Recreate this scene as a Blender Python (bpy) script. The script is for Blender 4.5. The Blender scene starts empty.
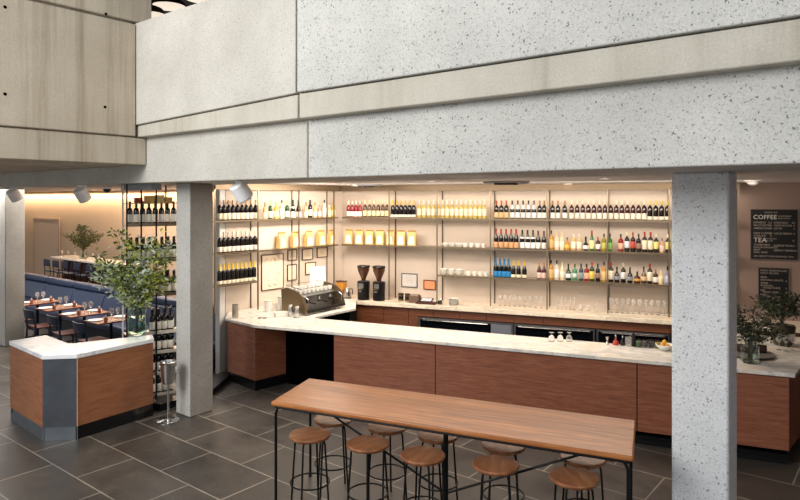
import bpy, math, random
from mathutils import Vector, Matrix
RND = random.Random(7)
col = bpy.context.scene.collection
H = 3.0; F = 640.0; HY = 199.0

# ------------------------------------------------------------ measuring helpers
def W(px, py, z):                       # pixel on a horizontal plane -> world xy
    Y = F*(H-z)/(py-HY); return ((px-400)*Y/F, Y)
A1 = math.atan2(-.625, .781); E1 = (math.cos(A1), math.sin(A1)); N1 = (-math.sin(A1), math.cos(A1))   # concrete grid
A2 = math.atan2(-.3584, .9336); E2 = (math.cos(A2), math.sin(A2)); N2 = (-math.sin(A2), math.cos(A2)) # back wall
def G(m, n): return (m*E1[0]+n*N1[0], m*E1[1]+n*N1[1])
def B(s, t): return (s*E2[0]+t*N2[0], s*E2[1]+t*N2[1])
def toG(p): return (p[0]*E1[0]+p[1]*E1[1], p[0]*N1[0]+p[1]*N1[1])
def toB(p): return (p[0]*E2[0]+p[1]*E2[1], p[0]*N2[0]+p[1]*N2[1])
def sB(px, t):                          # s where the sight line px meets plane t of the back wall
    r = (px-400)/F; Y = t/(N2[1]+N2[0]*r); return toB((r*Y, Y))[0]
def nG(px, m):                          # n where the sight line px meets plane m of the grid
    r = (px-400)/F; Y = m/(E1[0]*r+E1[1]); return toG((r*Y, Y))[1]
def mG(px, n):
    r = (px-400)/F; Y = n/(N1[0]*r+N1[1]); return toG((r*Y, Y))[0]

# ------------------------------------------------------------ mesh builder
class M:
    def __init__(s): s.v = []; s.f = []
    def add(s, v, f):
        o = len(s.v); s.v += [tuple(p) for p in v]; s.f += [tuple(i+o for i in q) for q in f]; return s
    def box(s, x0, x1, y0, y1, z0, z1):
        return s.prism([(x0,y0),(x1,y0),(x1,y1),(x0,y1)], z0, z1)
    def prism(s, poly, z0, z1):
        n = len(poly)
        a = sum(poly[i][0]*poly[(i+1)%n][1]-poly[(i+1)%n][0]*poly[i][1] for i in range(n))
        if a < 0: poly = poly[::-1]
        v = [(x,y,z0) for x,y in poly]+[(x,y,z1) for x,y in poly]
        f = [tuple(range(n-1,-1,-1)), tuple(range(n,2*n))]+[(i,(i+1)%n,(i+1)%n+n,i+n) for i in range(n)]
        return s.add(v, f)
    def wall(s, p, q, th, z0, z1):      # slab along p->q, thickness to the left side
        d = Vector((q[0]-p[0], q[1]-p[1])).normalized(); nx, ny = -d.y*th, d.x*th
        return s.prism([p, q, (q[0]+nx,q[1]+ny), (p[0]+nx,p[1]+ny)], z0, z1)
    def lathe(s, prof, seg=14, cx=0, cy=0, cz=0, closed=False):
        v = []; f = []; n = len(prof)
        for r, z in prof:
            for k in range(seg):
                a = 2*math.pi*k/seg; v.append((cx+r*math.cos(a), cy+r*math.sin(a), cz+z))
        for i in range(n-1):
            for k in range(seg):
                k2 = (k+1)%seg; f.append((i*seg+k, i*seg+k2, (i+1)*seg+k2, (i+1)*seg+k))
        if closed:
            for k in range(seg):
                k2 = (k+1)%seg; f.append(((n-1)*seg+k, (n-1)*seg+k2, k2, k))
        else:
            f.append(tuple(range(seg-1,-1,-1))); f.append(tuple((n-1)*seg+k for k in range(seg)))
        return s.add(v, f)
    def tube(s, path, r, seg=8):
        P = [Vector(p) for p in path]; rs = r if isinstance(r, (list,tuple)) else [r]*len(P)
        v = []; f = []
        up = None
        for i, p in enumerate(P):
            if i == 0: d = P[1]-P[0]
            elif i == len(P)-1: d = P[-1]-P[-2]
            else: d = (P[i+1]-P[i]).normalized()+(P[i]-P[i-1]).normalized()
            d.normalize()
            if up is None:
                up = Vector((0,0,1)) if abs(d.z) < .9 else Vector((1,0,0))
            a = (up-d*up.dot(d)).normalized(); b = d.cross(a); up = a
            for k in range(seg):
                t = 2*math.pi*k/seg; v.append(p+a*math.cos(t)*rs[i]+b*math.sin(t)*rs[i])
        for i in range(len(P)-1):
            for k in range(seg):
                k2 = (k+1)%seg; f.append((i*seg+k, i*seg+k2, (i+1)*seg+k2, (i+1)*seg+k))
        f.append(tuple(range(seg-1,-1,-1))); f.append(tuple((len(P)-1)*seg+k for k in range(seg)))
        return s.add(v, f)
    def xf(s, mat):
        s.v = [tuple(mat @ Vector(p)) for p in s.v]; return s
    def shift(s, x, y, z=0):
        s.v = [(a+x,b+y,c+z) for a,b,c in s.v]; return s
    def mesh(s, name, mat, smooth=True):
        me = bpy.data.meshes.new(name); me.from_pydata(s.v, [], s.f); me.update()
        if mat: me.materials.append(mat)
        if smooth:
            me.shade_smooth()
            try: me.set_sharp_from_angle(angle=math.radians(38))
            except Exception: pass
        return me

def setp(o, label=None, cat=None, group=None, kind=None):
    if label: o['label'] = label
    if cat: o['category'] = cat
    if group: o['group'] = group
    if kind: o['kind'] = kind
    return o
def empty(name, loc, rz=0, label=None, cat=None, group=None):
    o = bpy.data.objects.new(name, None); col.objects.link(o); o.empty_display_size = .1
    o.location = loc if len(loc) == 3 else (loc[0], loc[1], 0); o.rotation_euler = (0,0,rz)
    return setp(o, label, cat, group)
def obj(name, m, mat, parent=None, loc=None, rz=0, bevel=0, smooth=True, label=None, cat=None, group=None, kind=None):
    me = m if isinstance(m, bpy.types.Mesh) else m.mesh(name, mat, smooth)
    o = bpy.data.objects.new(name, me); col.objects.link(o)
    if parent: o.parent = parent
    if loc: o.location = loc if len(loc) == 3 else (loc[0], loc[1], 0)
    if rz: o.rotation_euler = (0,0,rz)
    if bevel:
        b = o.modifiers.new('bevel', 'BEVEL'); b.width = bevel; b.segments = 2; b.limit_method = 'ANGLE'
    return setp(o, label, cat, group, kind)
def dup(root, loc, rz=0, label=None, group=None):
    r = root.copy(); col.objects.link(r); r.location = loc; r.rotation_euler = (0,0,rz)
    if label: r['label'] = label
    if group: r['group'] = group
    for ch in list(root.children):
        c = ch.copy(); col.objects.link(c); c.parent = r
        for g in list(ch.children):
            d = g.copy(); col.objects.link(d); d.parent = c
    return r
ORD = ['first','second','third','fourth','fifth','sixth','seventh','eighth','ninth','tenth','eleventh','twelfth','thirteenth','fourteenth','fifteenth','sixteenth','seventeenth','eighteenth','nineteenth','twentieth']

# ------------------------------------------------------------ materials
def newmat(name):
    m = bpy.data.materials.new(name); m.use_nodes = True
    nt = m.node_tree; return m, nt, nt.nodes['Principled BSDF']
def rgb(c):
    if isinstance(c, str):
        c = c.lstrip('#'); c = [int(c[i:i+2],16)/255 for i in (0,2,4)]
        c = [x/12.92 if x <= .04045 else ((x+.055)/1.055)**2.4 for x in c]
    return (c[0], c[1], c[2], 1)
def plain(name, c, rough=.5, metal=0, emit=0, trans=0, ior=1.45, coat=0, alpha=1, noise=.06, nscale=30):
    m, nt, b = newmat(name)
    b.inputs['Base Color'].default_value = rgb(c)
    b.inputs['Roughness'].default_value = rough; b.inputs['Metallic'].default_value = metal
    b.inputs['Transmission Weight'].default_value = trans; b.inputs['IOR'].default_value = ior
    b.inputs['Coat Weight'].default_value = coat; b.inputs['Alpha'].default_value = alpha
    if emit:
        b.inputs['Emission Color'].default_value = rgb(c); b.inputs['Emission Strength'].default_value = emit
    if noise and not trans and not emit:
        tc = nt.nodes.new('ShaderNodeTexCoord'); n = nt.nodes.new('ShaderNodeTexNoise'); n.inputs['Scale'].default_value = nscale
        mx = nt.nodes.new('ShaderNodeMix'); mx.data_type = 'RGBA'
        c4 = rgb(c); mx.inputs[6].default_value = [x*(1-noise*2) for x in c4[:3]]+[1]; mx.inputs[7].default_value = [min(1,x*(1+noise*2)) for x in c4[:3]]+[1]
        nt.links.new(tc.outputs['Object'], n.inputs['Vector']); nt.links.new(n.outputs['Fac'], mx.inputs[0]); nt.links.new(mx.outputs[2], b.inputs['Base Color'])
    return m
def ramp(nt, pts):
    r = nt.nodes.new('ShaderNodeValToRGB'); e = r.color_ramp.elements
    while len(e) < len(pts): e.new(.5)
    for i, (p, c) in enumerate(pts): e[i].position = p; e[i].color = rgb(c)
    return r
def mapped(nt, scale=(1,1,1), rot=(0,0,0), loc=(0,0,0)):
    tc = nt.nodes.new('ShaderNodeTexCoord'); mp = nt.nodes.new('ShaderNodeMapping')
    mp.inputs['Scale'].default_value = scale; mp.inputs['Rotation'].default_value = rot; mp.inputs['Location'].default_value = loc
    nt.links.new(tc.outputs['Object'], mp.inputs['Vector']); return mp
def noise(nt, mp, scale, detail=4, rough=.5):
    n = nt.nodes.new('ShaderNodeTexNoise'); n.inputs['Scale'].default_value = scale; n.inputs['Detail'].default_value = detail; n.inputs['Roughness'].default_value = rough
    nt.links.new(mp.outputs['Vector'], n.inputs['Vector']); return n
def mixc(nt, fac, a, b, mode='MIX'):
    mx = nt.nodes.new('ShaderNodeMix'); mx.data_type = 'RGBA'; mx.blend_type = mode
    for s, v in ((0,fac),(6,a),(7,b)):
        if isinstance(v, (int,float)): mx.inputs[s].default_value = v
        elif isinstance(v, tuple): mx.inputs[s].default_value = v
        else: nt.links.new(v, mx.inputs[s])
    return mx.outputs[2]
def concrete(name, dark, light, pits=.5, boards=0, pitscale=26):
    m, nt, b = newmat(name)
    mp = mapped(nt); big = noise(nt, mp, .9, 6, .62)
    r = ramp(nt, [(.3,dark),(.7,light)]); nt.links.new(big.outputs['Fac'], r.inputs[0])
    c = r.outputs[0]
    fine = noise(nt, mp, 60, 3, .6)
    rf = ramp(nt, [(.3,(.8,.8,.8)),(.7,(1.05,1.05,1.05))]); nt.links.new(fine.outputs['Fac'], rf.inputs[0])
    c = mixc(nt, .7, c, rf.outputs[0], 'MULTIPLY')
    hs = fine.outputs['Fac']
    if boards:
        mb = mapped(nt, (boards, boards, .18)); nb = noise(nt, mb, 1.0, 5, .7)
        rb = ramp(nt, [(.32,(.62,.56,.48)),(.5,(.97,.95,.92)),(.72,(1.06,1.05,1.03))]); nt.links.new(nb.outputs['Fac'], rb.inputs[0])
        c = mixc(nt, .8, c, rb.outputs[0], 'MULTIPLY')
    if pits:
        for sc, th, k in ((pitscale*1.15, .15, pits), (pitscale*2.3, .2, pits*.8)):
            vo = nt.nodes.new('ShaderNodeTexVoronoi'); vo.inputs['Scale'].default_value = sc
            nw = noise(nt, mp, sc*1.3, 2); vm = nt.nodes.new('ShaderNodeVectorMath'); vm.operation = 'MULTIPLY_ADD'
            nt.links.new(nw.outputs['Color'], vm.inputs[0]); vm.inputs[1].default_value = (.05,.05,.05); nt.links.new(mp.outputs['Vector'], vm.inputs[2])
            nt.links.new(vm.outputs[0], vo.inputs['Vector'])
            # random cells only
            rc = nt.nodes.new('ShaderNodeSeparateColor'); nt.links.new(vo.outputs['Color'], rc.inputs[0])
            mul = nt.nodes.new('ShaderNodeMath'); mul.operation = 'MULTIPLY'; mul.inputs[1].default_value = th*1.9
            nt.links.new(rc.outputs[0], mul.inputs[0])
            lt = nt.nodes.new('ShaderNodeMath'); lt.operation = 'LESS_THAN'; nt.links.new(vo.outputs['Distance'], lt.inputs[0]); nt.links.new(mul.outputs[0], lt.inputs[1])
            fm = nt.nodes.new('ShaderNodeMath'); fm.operation = 'MULTIPLY'; fm.inputs[1].default_value = k; nt.links.new(lt.outputs[0], fm.inputs[0])
            c = mixc(nt, fm.outputs[0], c, (.1,.1,.11,1))
    nt.links.new(c, b.inputs['Base Color']); b.inputs['Roughness'].default_value = .85
    bp = nt.nodes.new('ShaderNodeBump'); bp.inputs['Strength'].default_value = .25; bp.inputs['Distance'].default_value = .01
    nt.links.new(hs, bp.inputs['Height']); nt.links.new(bp.outputs[0], b.inputs['Normal'])
    return m
def wood(name, c1, c2, c3, scale=(1.2,14,14), rough=.4, k=1.0):
    m, nt, b = newmat(name)
    mp = mapped(nt, scale); n = noise(nt, mp, 1.6*k, 6, .62)
    r = ramp(nt, [(.3,c1),(.5,c2),(.7,c3)]); nt.links.new(n.outputs['Fac'], r.inputs[0])
    mp2 = mapped(nt, (scale[0]*3, scale[1]*6, scale[2]*6)); n2 = noise(nt, mp2, 2, 3)
    r2 = ramp(nt, [(.3,(.82,.82,.82)),(.7,(1.08,1.08,1.08))]); nt.links.new(n2.outputs['Fac'], r2.inputs[0])
    c = mixc(nt, .8, r.outputs[0], r2.outputs[0], 'MULTIPLY')
    nt.links.new(c, b.inputs['Base Color']); b.inputs['Roughness'].default_value = rough
    return m
def planks(name, c1, c2, c3, width, rough=.35):
    m = wood(name, c1, c2, c3, (1.3,16,16), rough); nt = m.node_tree; b = nt.nodes['Principled BSDF']
    old = b.inputs['Base Color'].links[0].from_socket
    mp = mapped(nt); br = nt.nodes.new('ShaderNodeTexBrick'); nt.links.new(mp.outputs['Vector'], br.inputs['Vector'])
    br.inputs['Scale'].default_value = 1; br.inputs['Brick Width'].default_value = 2.7; br.inputs['Row Height'].default_value = width
    br.inputs['Mortar Size'].default_value = .0012; br.inputs['Color1'].default_value = (.78,.74,.7,1); br.inputs['Color2'].default_value = (1.12,1.1,1.05,1); br.inputs['Mortar'].default_value = (.55,.5,.45,1)
    c = mixc(nt, 1.0, old, br.outputs['Color'], 'MULTIPLY'); nt.links.new(c, b.inputs['Base Color'])
    return m
def marble(name, base, warm, vein, rough=.25):
    m, nt, b = newmat(name)
    mp = mapped(nt, (1,2.2,2.2), (0,0,.3)); n = noise(nt, mp, 1.7, 7, .65)
    r = ramp(nt, [(.38,base),(.47,vein),(.5,base),(.6,warm),(.72,base)]); nt.links.new(n.outputs['Fac'], r.inputs[0])
    nt.links.new(r.outputs[0], b.inputs['Base Color']); b.inputs['Roughness'].default_value = rough
    return m

con_main = concrete('concrete bush hammered', '#b9b6ad', '#d3d0c8', .5, pitscale=34)
con_band = concrete('concrete smooth band', '#b9b6ab', '#cfccc2', .1, boards=2)
con_left = concrete('concrete board formed', '#c2b7a4', '#d8cebd', .1, boards=5)
con_coarse = concrete('concrete coarse aggregate', '#bdbdb9', '#d6d6d2', .8, pitscale=27)
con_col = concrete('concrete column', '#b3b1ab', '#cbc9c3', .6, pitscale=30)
con_soffit = concrete('concrete soffit', '#8e887d', '#a49e92', .05, boards=4)
walnut = wood('bar walnut', '#6b3524', '#7d4230', '#8c4e3a', (3,30,30) , .38)
walnut_light = wood('stand walnut', '#855134', '#9a6342', '#aa7350', (2,2,34), .42)
walnut_v = wood('bar face walnut', '#74432f', '#8c543c', '#9c644a', (2.4,2.4,30), .36)
cabwood = wood('back cabinet walnut', '#5e3524', '#6d4029', '#7b4a32', (2,2,26), .4)
tablewood = planks('oak planks', '#86502a', '#a46637', '#bc7e49', .11, .33)
stoolwood = wood('stool seat wood', '#74452a', '#925d3c', '#b07a54', (2,9,9), .35)
marb = marble('marble bar top', '#ece6dc', '#e0d3c2', '#c6c3c0', .22)
marb_cool = marble('marble stand top', '#f4f5f5', '#e9ecee', '#cdd4da', .25)
marb_warm = marble('marble back counter', '#f2e6d2', '#ecd9be', '#d6c6b0', .25)
steel_black = plain('black steel', '#17181a', .4, .6)
steel_blue = plain('blackened steel panel', '#5b5f66', .42, .7, noise=.15, nscale=5)
kickmat = plain('black toe kick', '#141416', .3, .2)
kick_steel = plain('steel toe kick', '#7a8188', .3, .7, noise=.15, nscale=4)
chrome = plain('polished steel', '#c9c9c7', .18, 1)
steelb = plain('brushed steel', '#a8aaad', .32, 1)
brass = plain('bronze metal', '#8f7a5c', .35, .9)
rail = plain('shelf frame steel', '#8c7d68', .35, .8)
black = plain('black plastic', '#0e0e10', .35)
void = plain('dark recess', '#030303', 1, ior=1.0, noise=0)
white = plain('white ceramic', '#f2efe8', .3)
whitem = plain('white painted metal', '#f6f7fa', .4)
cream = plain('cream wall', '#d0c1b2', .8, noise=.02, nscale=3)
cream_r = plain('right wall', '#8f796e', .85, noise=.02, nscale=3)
din_wall = plain('dining plaster', '#d6bfa4', .85, noise=.02, nscale=2)
ceil_m = plain('pale ceiling', '#d3cccb', .8, noise=.02, nscale=2)
post_m = plain('pale post', '#e2dfda', .6)
glass = plain('clear glass', (.93,.97,.95), .02, trans=1, ior=1.3)
glass_g = plain('green tinted glass', (.72,.9,.84), .03, trans=1, ior=1.3)
water = plain('water', (.8,.92,.86), .02, trans=1, ior=1.2)
shelf_g = plain('glass shelf', '#b9ad92', .15, .1, alpha=.55, noise=0)
stemglass = plain('stemware glass', (.95,.93,.9), .05, trans=.85, ior=1.2)
navy = plain('navy leather', '#273450', .38)
navy_f = plain('navy painted wood', '#1d2a42', .4)
seat_red = plain('red brown seat', '#5a2a22', .5)
dtable = wood('dining table wood', '#5c2f1d', '#74402a', '#85503a', (4,14,14), .3)
cobalt = plain('dark slat wood', '#3f251c', .6)

# floor slate
def slate():
    m, nt, b = newmat('slate floor tiles')
    mp = mapped(nt, loc=(.43,.1,0)); br = nt.nodes.new('ShaderNodeTexBrick'); nt.links.new(mp.outputs['Vector'], br.inputs['Vector'])
    br.inputs['Scale'].default_value = 1; br.inputs['Brick Width'].default_value = 1.1; br.inputs['Row Height'].default_value = .66
    br.inputs['Mortar Size'].default_value = .009; br.inputs['Mortar Smooth'].default_value = .3; br.offset = .5
    br.inputs['Color1'].default_value = rgb('#544e47'); br.inputs['Color2'].default_value = rgb('#403c38'); br.inputs['Mortar'].default_value = rgb('#938b7f')
    n = noise(nt, mapped(nt), 1.6, 8, .7); r = ramp(nt, [(.3,(.45,.46,.5)),(.52,(.95,.94,.93)),(.72,(1.5,1.42,1.32))]); nt.links.new(n.outputs['Fac'], r.inputs[0])
    c = mixc(nt, .9, br.outputs['Color'], r.outputs[0], 'MULTIPLY')
    nt.links.new(c, b.inputs['Base Color'])
    r2 = ramp(nt, [(.3,(.3,.3,.3)),(.7,(.52,.52,.52))]); nt.links.new(n.outputs['Fac'], r2.inputs[0]); nt.links.new(r2.outputs[0], b.inputs['Roughness'])
    bp = nt.nodes.new('ShaderNodeBump'); bp.inputs['Strength'].default_value = .35; bp.inputs['Distance'].default_value = .01
    nt.links.new(n.outputs['Fac'], bp.inputs['Height']); nt.links.new(bp.outputs[0], b.inputs['Normal'])
    return m
slate_m = slate()

# ------------------------------------------------------------ setting
S = 'structure'
obj('floor', M().box(-31,9,-6,18,-.12,0), slate_m, rz=A1, kind=S)
# interior ceiling behind the concrete beam
obj('ceiling', M().box(-31,6,6.0,17,3.27,3.4), ceil_m, rz=A1, kind=S)

ZB, ZD = 3.22, 3.83
JM = -4.945; CM = -8.08
bm = concrete
lower = M(); lower.box(-31,JM-.008,4.63,6.0,ZB,4.6)
obj('wall_beam_lower_left', lower, con_main, rz=A1, kind=S, bevel=.012)
obj('wall_beam_lower_right', M().box(JM+.008,6,4.63,6.0,ZB,4.6), con_coarse, rz=A1, kind=S, bevel=.012)
obj('trim_beam_joint', M().box(JM-.01,JM+.01,4.66,5.98,ZB+.01,4.5), con_soffit, rz=A1, kind=S)
# projecting band: left run tapers, right run is level
CQ = CM-.5
v = [(CQ,4.5,3.83),(JM-.012,4.5,3.83),(JM-.012,4.5,4.08),(CQ,4.5,3.965),(CQ,4.64,3.83),(JM-.012,4.64,3.83),(JM-.012,4.64,4.08),(CQ,4.64,3.965)]
fbox = [(0,1,2,3),(5,4,7,6),(4,0,3,7),(1,5,6,2),(3,2,6,7),(4,5,1,0)]
obj('trim_band_left', M().add(v, fbox), con_band, rz=A1, kind=S, bevel=.012)
obj('trim_band_right', M().box(JM+.012,6,4.5,4.64,3.83,4.085), con_band, rz=A1, kind=S, bevel=.012)
v = [(CQ,4.47,3.975),(JM-.012,4.47,4.09),(JM-.012,4.47,5.35),(CQ,4.47,5.35),(CQ,4.9,3.975),(JM-.012,4.9,4.09),(JM-.012,4.9,5.35),(CQ,4.9,5.35)]
obj('wall_parapet_left', M().add(v, fbox), con_main, rz=A1, kind=S, bevel=.01)
obj('wall_parapet_right', M().box(JM+.012,6,4.47,4.9,4.097,5.35), con_coarse, rz=A1, kind=S, bevel=.01)
obj('trim_parapet_joint', M().box(JM-.02,JM+.02,4.53,4.88,4.0,5.33), con_soffit, rz=A1, kind=S)
# left return wall (board formed), soffit slab and upper block
obj('wall_left_lower', M().box(-15,CM-.02,-3,4.62,3.46,3.82), con_left, rz=A1, kind=S, bevel=.012)
obj('wall_left', M().box(-15,CM,-3,4.46,3.835,5.33), con_left, rz=A1, kind=S, bevel=.012)
obj('wall_left_upper', M().box(-15,CM,-3,4.69,5.36,9), con_left, rz=A1, kind=S, bevel=.012)
obj('trim_groove_left', M().box(-14.9,CM-.05,-2.9,4.44,3.8,5.38), con_soffit, rz=A1, kind=S)
hol = M()
for px, py in ((5,7),(5,94),(106,14),(105,107)):
    r = (px-400)/F; Y = CM/(E1[0]*r+E1[1]); z = H-(py-HY)*Y/F; n = toG((r*Y,Y))[1]
    hol.add([(CM+.002, n+.02*math.cos(a), z+.02*math.sin(a)) for a in [k*math.pi/4 for k in range(8)]], [tuple(range(8))])
obj('trim_tie_holes', hol, void, rz=A1, kind=S)
# upper room
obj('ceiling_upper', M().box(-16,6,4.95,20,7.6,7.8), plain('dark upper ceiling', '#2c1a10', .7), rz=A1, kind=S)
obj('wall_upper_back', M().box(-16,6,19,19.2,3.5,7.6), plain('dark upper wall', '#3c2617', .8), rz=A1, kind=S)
# columns (grid aligned)
def column(name, m0, m1, n0, n1, z1, mat):
    obj(name, M().box(m0,m1,n0,n1,0,z1), mat, rz=A1, kind=S, bevel=.02)
con_rough_shaded = concrete('concrete rough shaded side', '#86827a', '#a5a19a', .75, pitscale=34)  # pitted side faces; their shade is painted in as a darker tone
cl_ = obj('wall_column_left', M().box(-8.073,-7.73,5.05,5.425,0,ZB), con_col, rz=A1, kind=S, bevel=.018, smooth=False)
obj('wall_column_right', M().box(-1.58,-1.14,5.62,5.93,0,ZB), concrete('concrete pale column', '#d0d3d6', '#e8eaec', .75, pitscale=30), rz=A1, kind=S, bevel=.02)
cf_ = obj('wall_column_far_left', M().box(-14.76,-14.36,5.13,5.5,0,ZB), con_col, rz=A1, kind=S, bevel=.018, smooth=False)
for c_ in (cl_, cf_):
    c_.data.materials.append(con_rough_shaded)
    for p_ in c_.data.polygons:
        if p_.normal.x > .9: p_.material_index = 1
# bar back wall, its left return, right wall
S0 = -5.85
TW = 12.0
SPL = sB(705,TW)
obj('wall_back', M().box(S0-.15,SPL-.001,TW,TW+.15,0,3.27), cream, rz=A2, kind=S)
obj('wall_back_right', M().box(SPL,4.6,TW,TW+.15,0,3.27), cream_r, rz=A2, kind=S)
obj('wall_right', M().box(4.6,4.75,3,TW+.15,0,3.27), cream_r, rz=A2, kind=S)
obj('wall_bar_left', M().box(-9.35,-9.22,6.72,9.62,0,3.27), cream, rz=A1, kind=S)
obj('trim_post', M().box(-9.34,-9.22,6.6,6.71,0,3.27), post_m, rz=A1, kind=S)
# dining room
obj('wall_dining_back', M().box(-31,-9.36,10.1,10.25,0,3.27), din_wall, rz=A1, kind=S)
obj('wall_dining_left', M().box(-31.1,-31,4.6,10.1,0,3.27), din_wall, rz=A1, kind=S)
obj('wall_dining_right', M().box(-9.5,-9.37,8.2,10.1,0,3.27), din_wall, rz=A1, kind=S)
obj('floor_platform', M().box(-31,-9.51,7.35,10.09,0,.2), slate_m, rz=A1, kind=S)
dm0 = mG(35,10.08); dm1 = mG(60,10.08)
dr = empty('door_1', G((dm0+dm1)/2,10.08)+(.2,), A1); dr['kind'] = S
w = (dm1-dm0)/2
doorm = plain('door paint', '#d9c3ae', .6, noise=.02)
obj('door_panel', M().box(-w+.03,w-.03,-.03,0,.01,2.05), doorm, dr, bevel=.004)
obj('door_frame', M().box(-w-.03,-w+.015,-.045,0,0,2.1).box(w-.015,w+.03,-.045,0,0,2.1).box(-w+.015,w-.015,-.045,0,2.065,2.1), plain('door frame paint', '#b09a86', .6), dr)
obj('door_handle', M().box(w-.16,w-.05,-.08,-.06,1.0,1.03).box(w-.07,w-.05,-.06,-.03,1.0,1.03), steelb, dr)

# ------------------------------------------------------------ lights and ceiling fittings
def area(name, loc, size, energy, color, target=None, sy=None, rot=None):
    l = bpy.data.lights.new(name, 'AREA'); l.energy = energy; l.color = color; l.size = size
    if sy: l.shape = 'RECTANGLE'; l.size_y = sy
    o = bpy.data.objects.new(name, l); col.objects.link(o); o.location = loc
    if target is not None: o.rotation_euler = (Vector(target)-Vector(loc)).to_track_quat('-Z','Y').to_euler()
    if rot is not None: o.rotation_euler = rot
    return o
WARM = (1,.88,.75)
WARM2 = (1,.72,.46)
world = bpy.data.worlds.new('World'); bpy.context.scene.world = world; world.use_nodes = True
bgn = world.node_tree.nodes['Background']; bgn.inputs[0].default_value = (.97,.985,1,1); bgn.inputs[1].default_value = .66
area('daylight', (-6.9,1.2,6.2), 4, 700, (1,.99,.97), (-.5,8,2.0))
# wash on the shelving: strip under the header, in front of the shelf plane
def strip(name, a, b, off, z, e, c, width=.08, aim=None):
    mid = ((a[0]+b[0])/2+off[0], (a[1]+b[1])/2+off[1], z); L = math.hypot(b[0]-a[0], b[1]-a[1]); ang = math.atan2(b[1]-a[1], b[0]-a[0])
    o = area(name, mid, L, e, c, sy=width, rot=(aim or 0, 0, ang)); return o
a_, b_ = B(-5.0,10.2), B(1.5,10.2)
strip('bar_wash', a_, b_, (0,0), 3.2, 98, WARM, .4, math.radians(58))
a_, b_ = B(-5.2,11.82), B(1.6,11.82)
strip('bar_shelf_glow', a_, b_, (0,0), 3.1, 12, WARM, .1)
a_, b_ = G(-7.9,6.9), G(-7.9,9.0)
strip('left_wall_wash', a_, b_, (0,0), 3.2, 62, WARM, .25, math.radians(38))
area('bar_fill', (1.2,9.2,3.2), 5, 130, WARM, (1.2,9.2,0), sy=1)
area('espresso_light', (-1.3,11.0,3.2), .8, 32, WARM, (-1.6,11.3,0))
a_, b_ = G(-28,9.95), G(-9.7,9.95)
strip('dining_cove', a_, b_, (0,0), 3.2, 260, WARM2, .12)
area('dining_fill', G(-14,6.3)+(3.2,), 7, 330, (1,.93,.86), G(-14,6.3)+(0,), sy=2)
area('dining_fill', G(-17,8.6)+(3.2,), 7, 120, (1,.8,.68), G(-17,8.6)+(0,), sy=1.5)
area('table_light', (.6,6.9,3.15), 1.2, 14, WARM, (.6,6.0,0))

# ceiling diffusers
for px, py, wd, lab in ((366,184.6,.62,'round dark ceiling diffuser over the coffee grinders'),
                   (506,181.6,.72,'round dark ceiling diffuser over the middle of the bar shelves'),
                   (266,186.4,.62,'round dark ceiling diffuser right of the white spotlight by the column')):
    x, y = W(px, py, 3.27)
    t = empty('ceiling_diffuser', (x,y,3.27), 0, lab, 'ceiling vent', 'round diffusers in the bar ceiling')
    k = wd/2
    obj('outer_ring', M().lathe([(k*.55,-.004),(k*.9,-.03),(k,-.012),(k,-.001)], 28), plain('diffuser rim','#8d8a8c',.6), t)
    obj('diffuser_core', M().lathe([(.01,-.05),(k*.5,-.05),(k*.52,-.008),(.01,-.005)], 28), plain('diffuser black','#0c0c0e',.6), t)
for px, py, lab in ((432,180.5,'small round recessed ceiling light left of centre over the bar'),(605,178,'small round recessed ceiling light above the rosé bottles'),(568,183.6,'small recessed ceiling light farther back near the shelf header')):
    x, y = W(px, py, 3.27)
    t = empty('recessed_light', (x,y,3.27), 0, lab, 'ceiling light', 'recessed ceiling lights over the bar')
    obj('trim_ring', M().lathe([(.05,-.001),(.05,-.012),(.075,-.012),(.075,-.001)], 20, closed=True), whitem, t)
    obj('lamp', M().lathe([(.001,-.006),(.048,-.006),(.048,-.002),(.001,-.002)], 20), plain('lamp glow',(1,.86,.7),.5,emit=6), t)
x, y = W(753,180.5,3.27)
t = empty('smoke_detector', (x,y,3.27), 0, 'white round smoke detector on the ceiling right of the big column', 'smoke detector')
obj('base_plate', M().lathe([(.12,-.001),(.12,-.015),(.02,-.02)], 20), plain('detector plastic','#a9a5a2',.6), t)
obj('sensor_dome', M().lathe([(.08,-.02),(.075,-.05),(.04,-.07),(.01,-.072)], 20), bpy.data.materials['detector plastic'], t)
x, y = W(107,187.3,3.22)
t = empty('security_camera', (x,y,3.22), 0, 'small dark dome camera under the concrete beam above the dining room', 'camera')
obj('mount', M().lathe([(.09,-.001),(.09,-.03),(.02,-.03)], 20), whitem, t)
obj('dome', M().lathe([(.07,-.03),(.065,-.06),(.04,-.09),(.01,-.1)], 20), black, t)
# grey housing hanging above the wine rack
c0 = G(mG(141,4.95),4.95)
t = empty('ceiling_housing', c0+(3.22,), A1, 'long grey box housing fixed under the beam above the wine rack', 'light fixture')
obj('housing', M().box(-.42,.42,-.08,.08,-.09,-.001), plain('grey housing','#8d9094',.5), t, bevel=.008)
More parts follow.
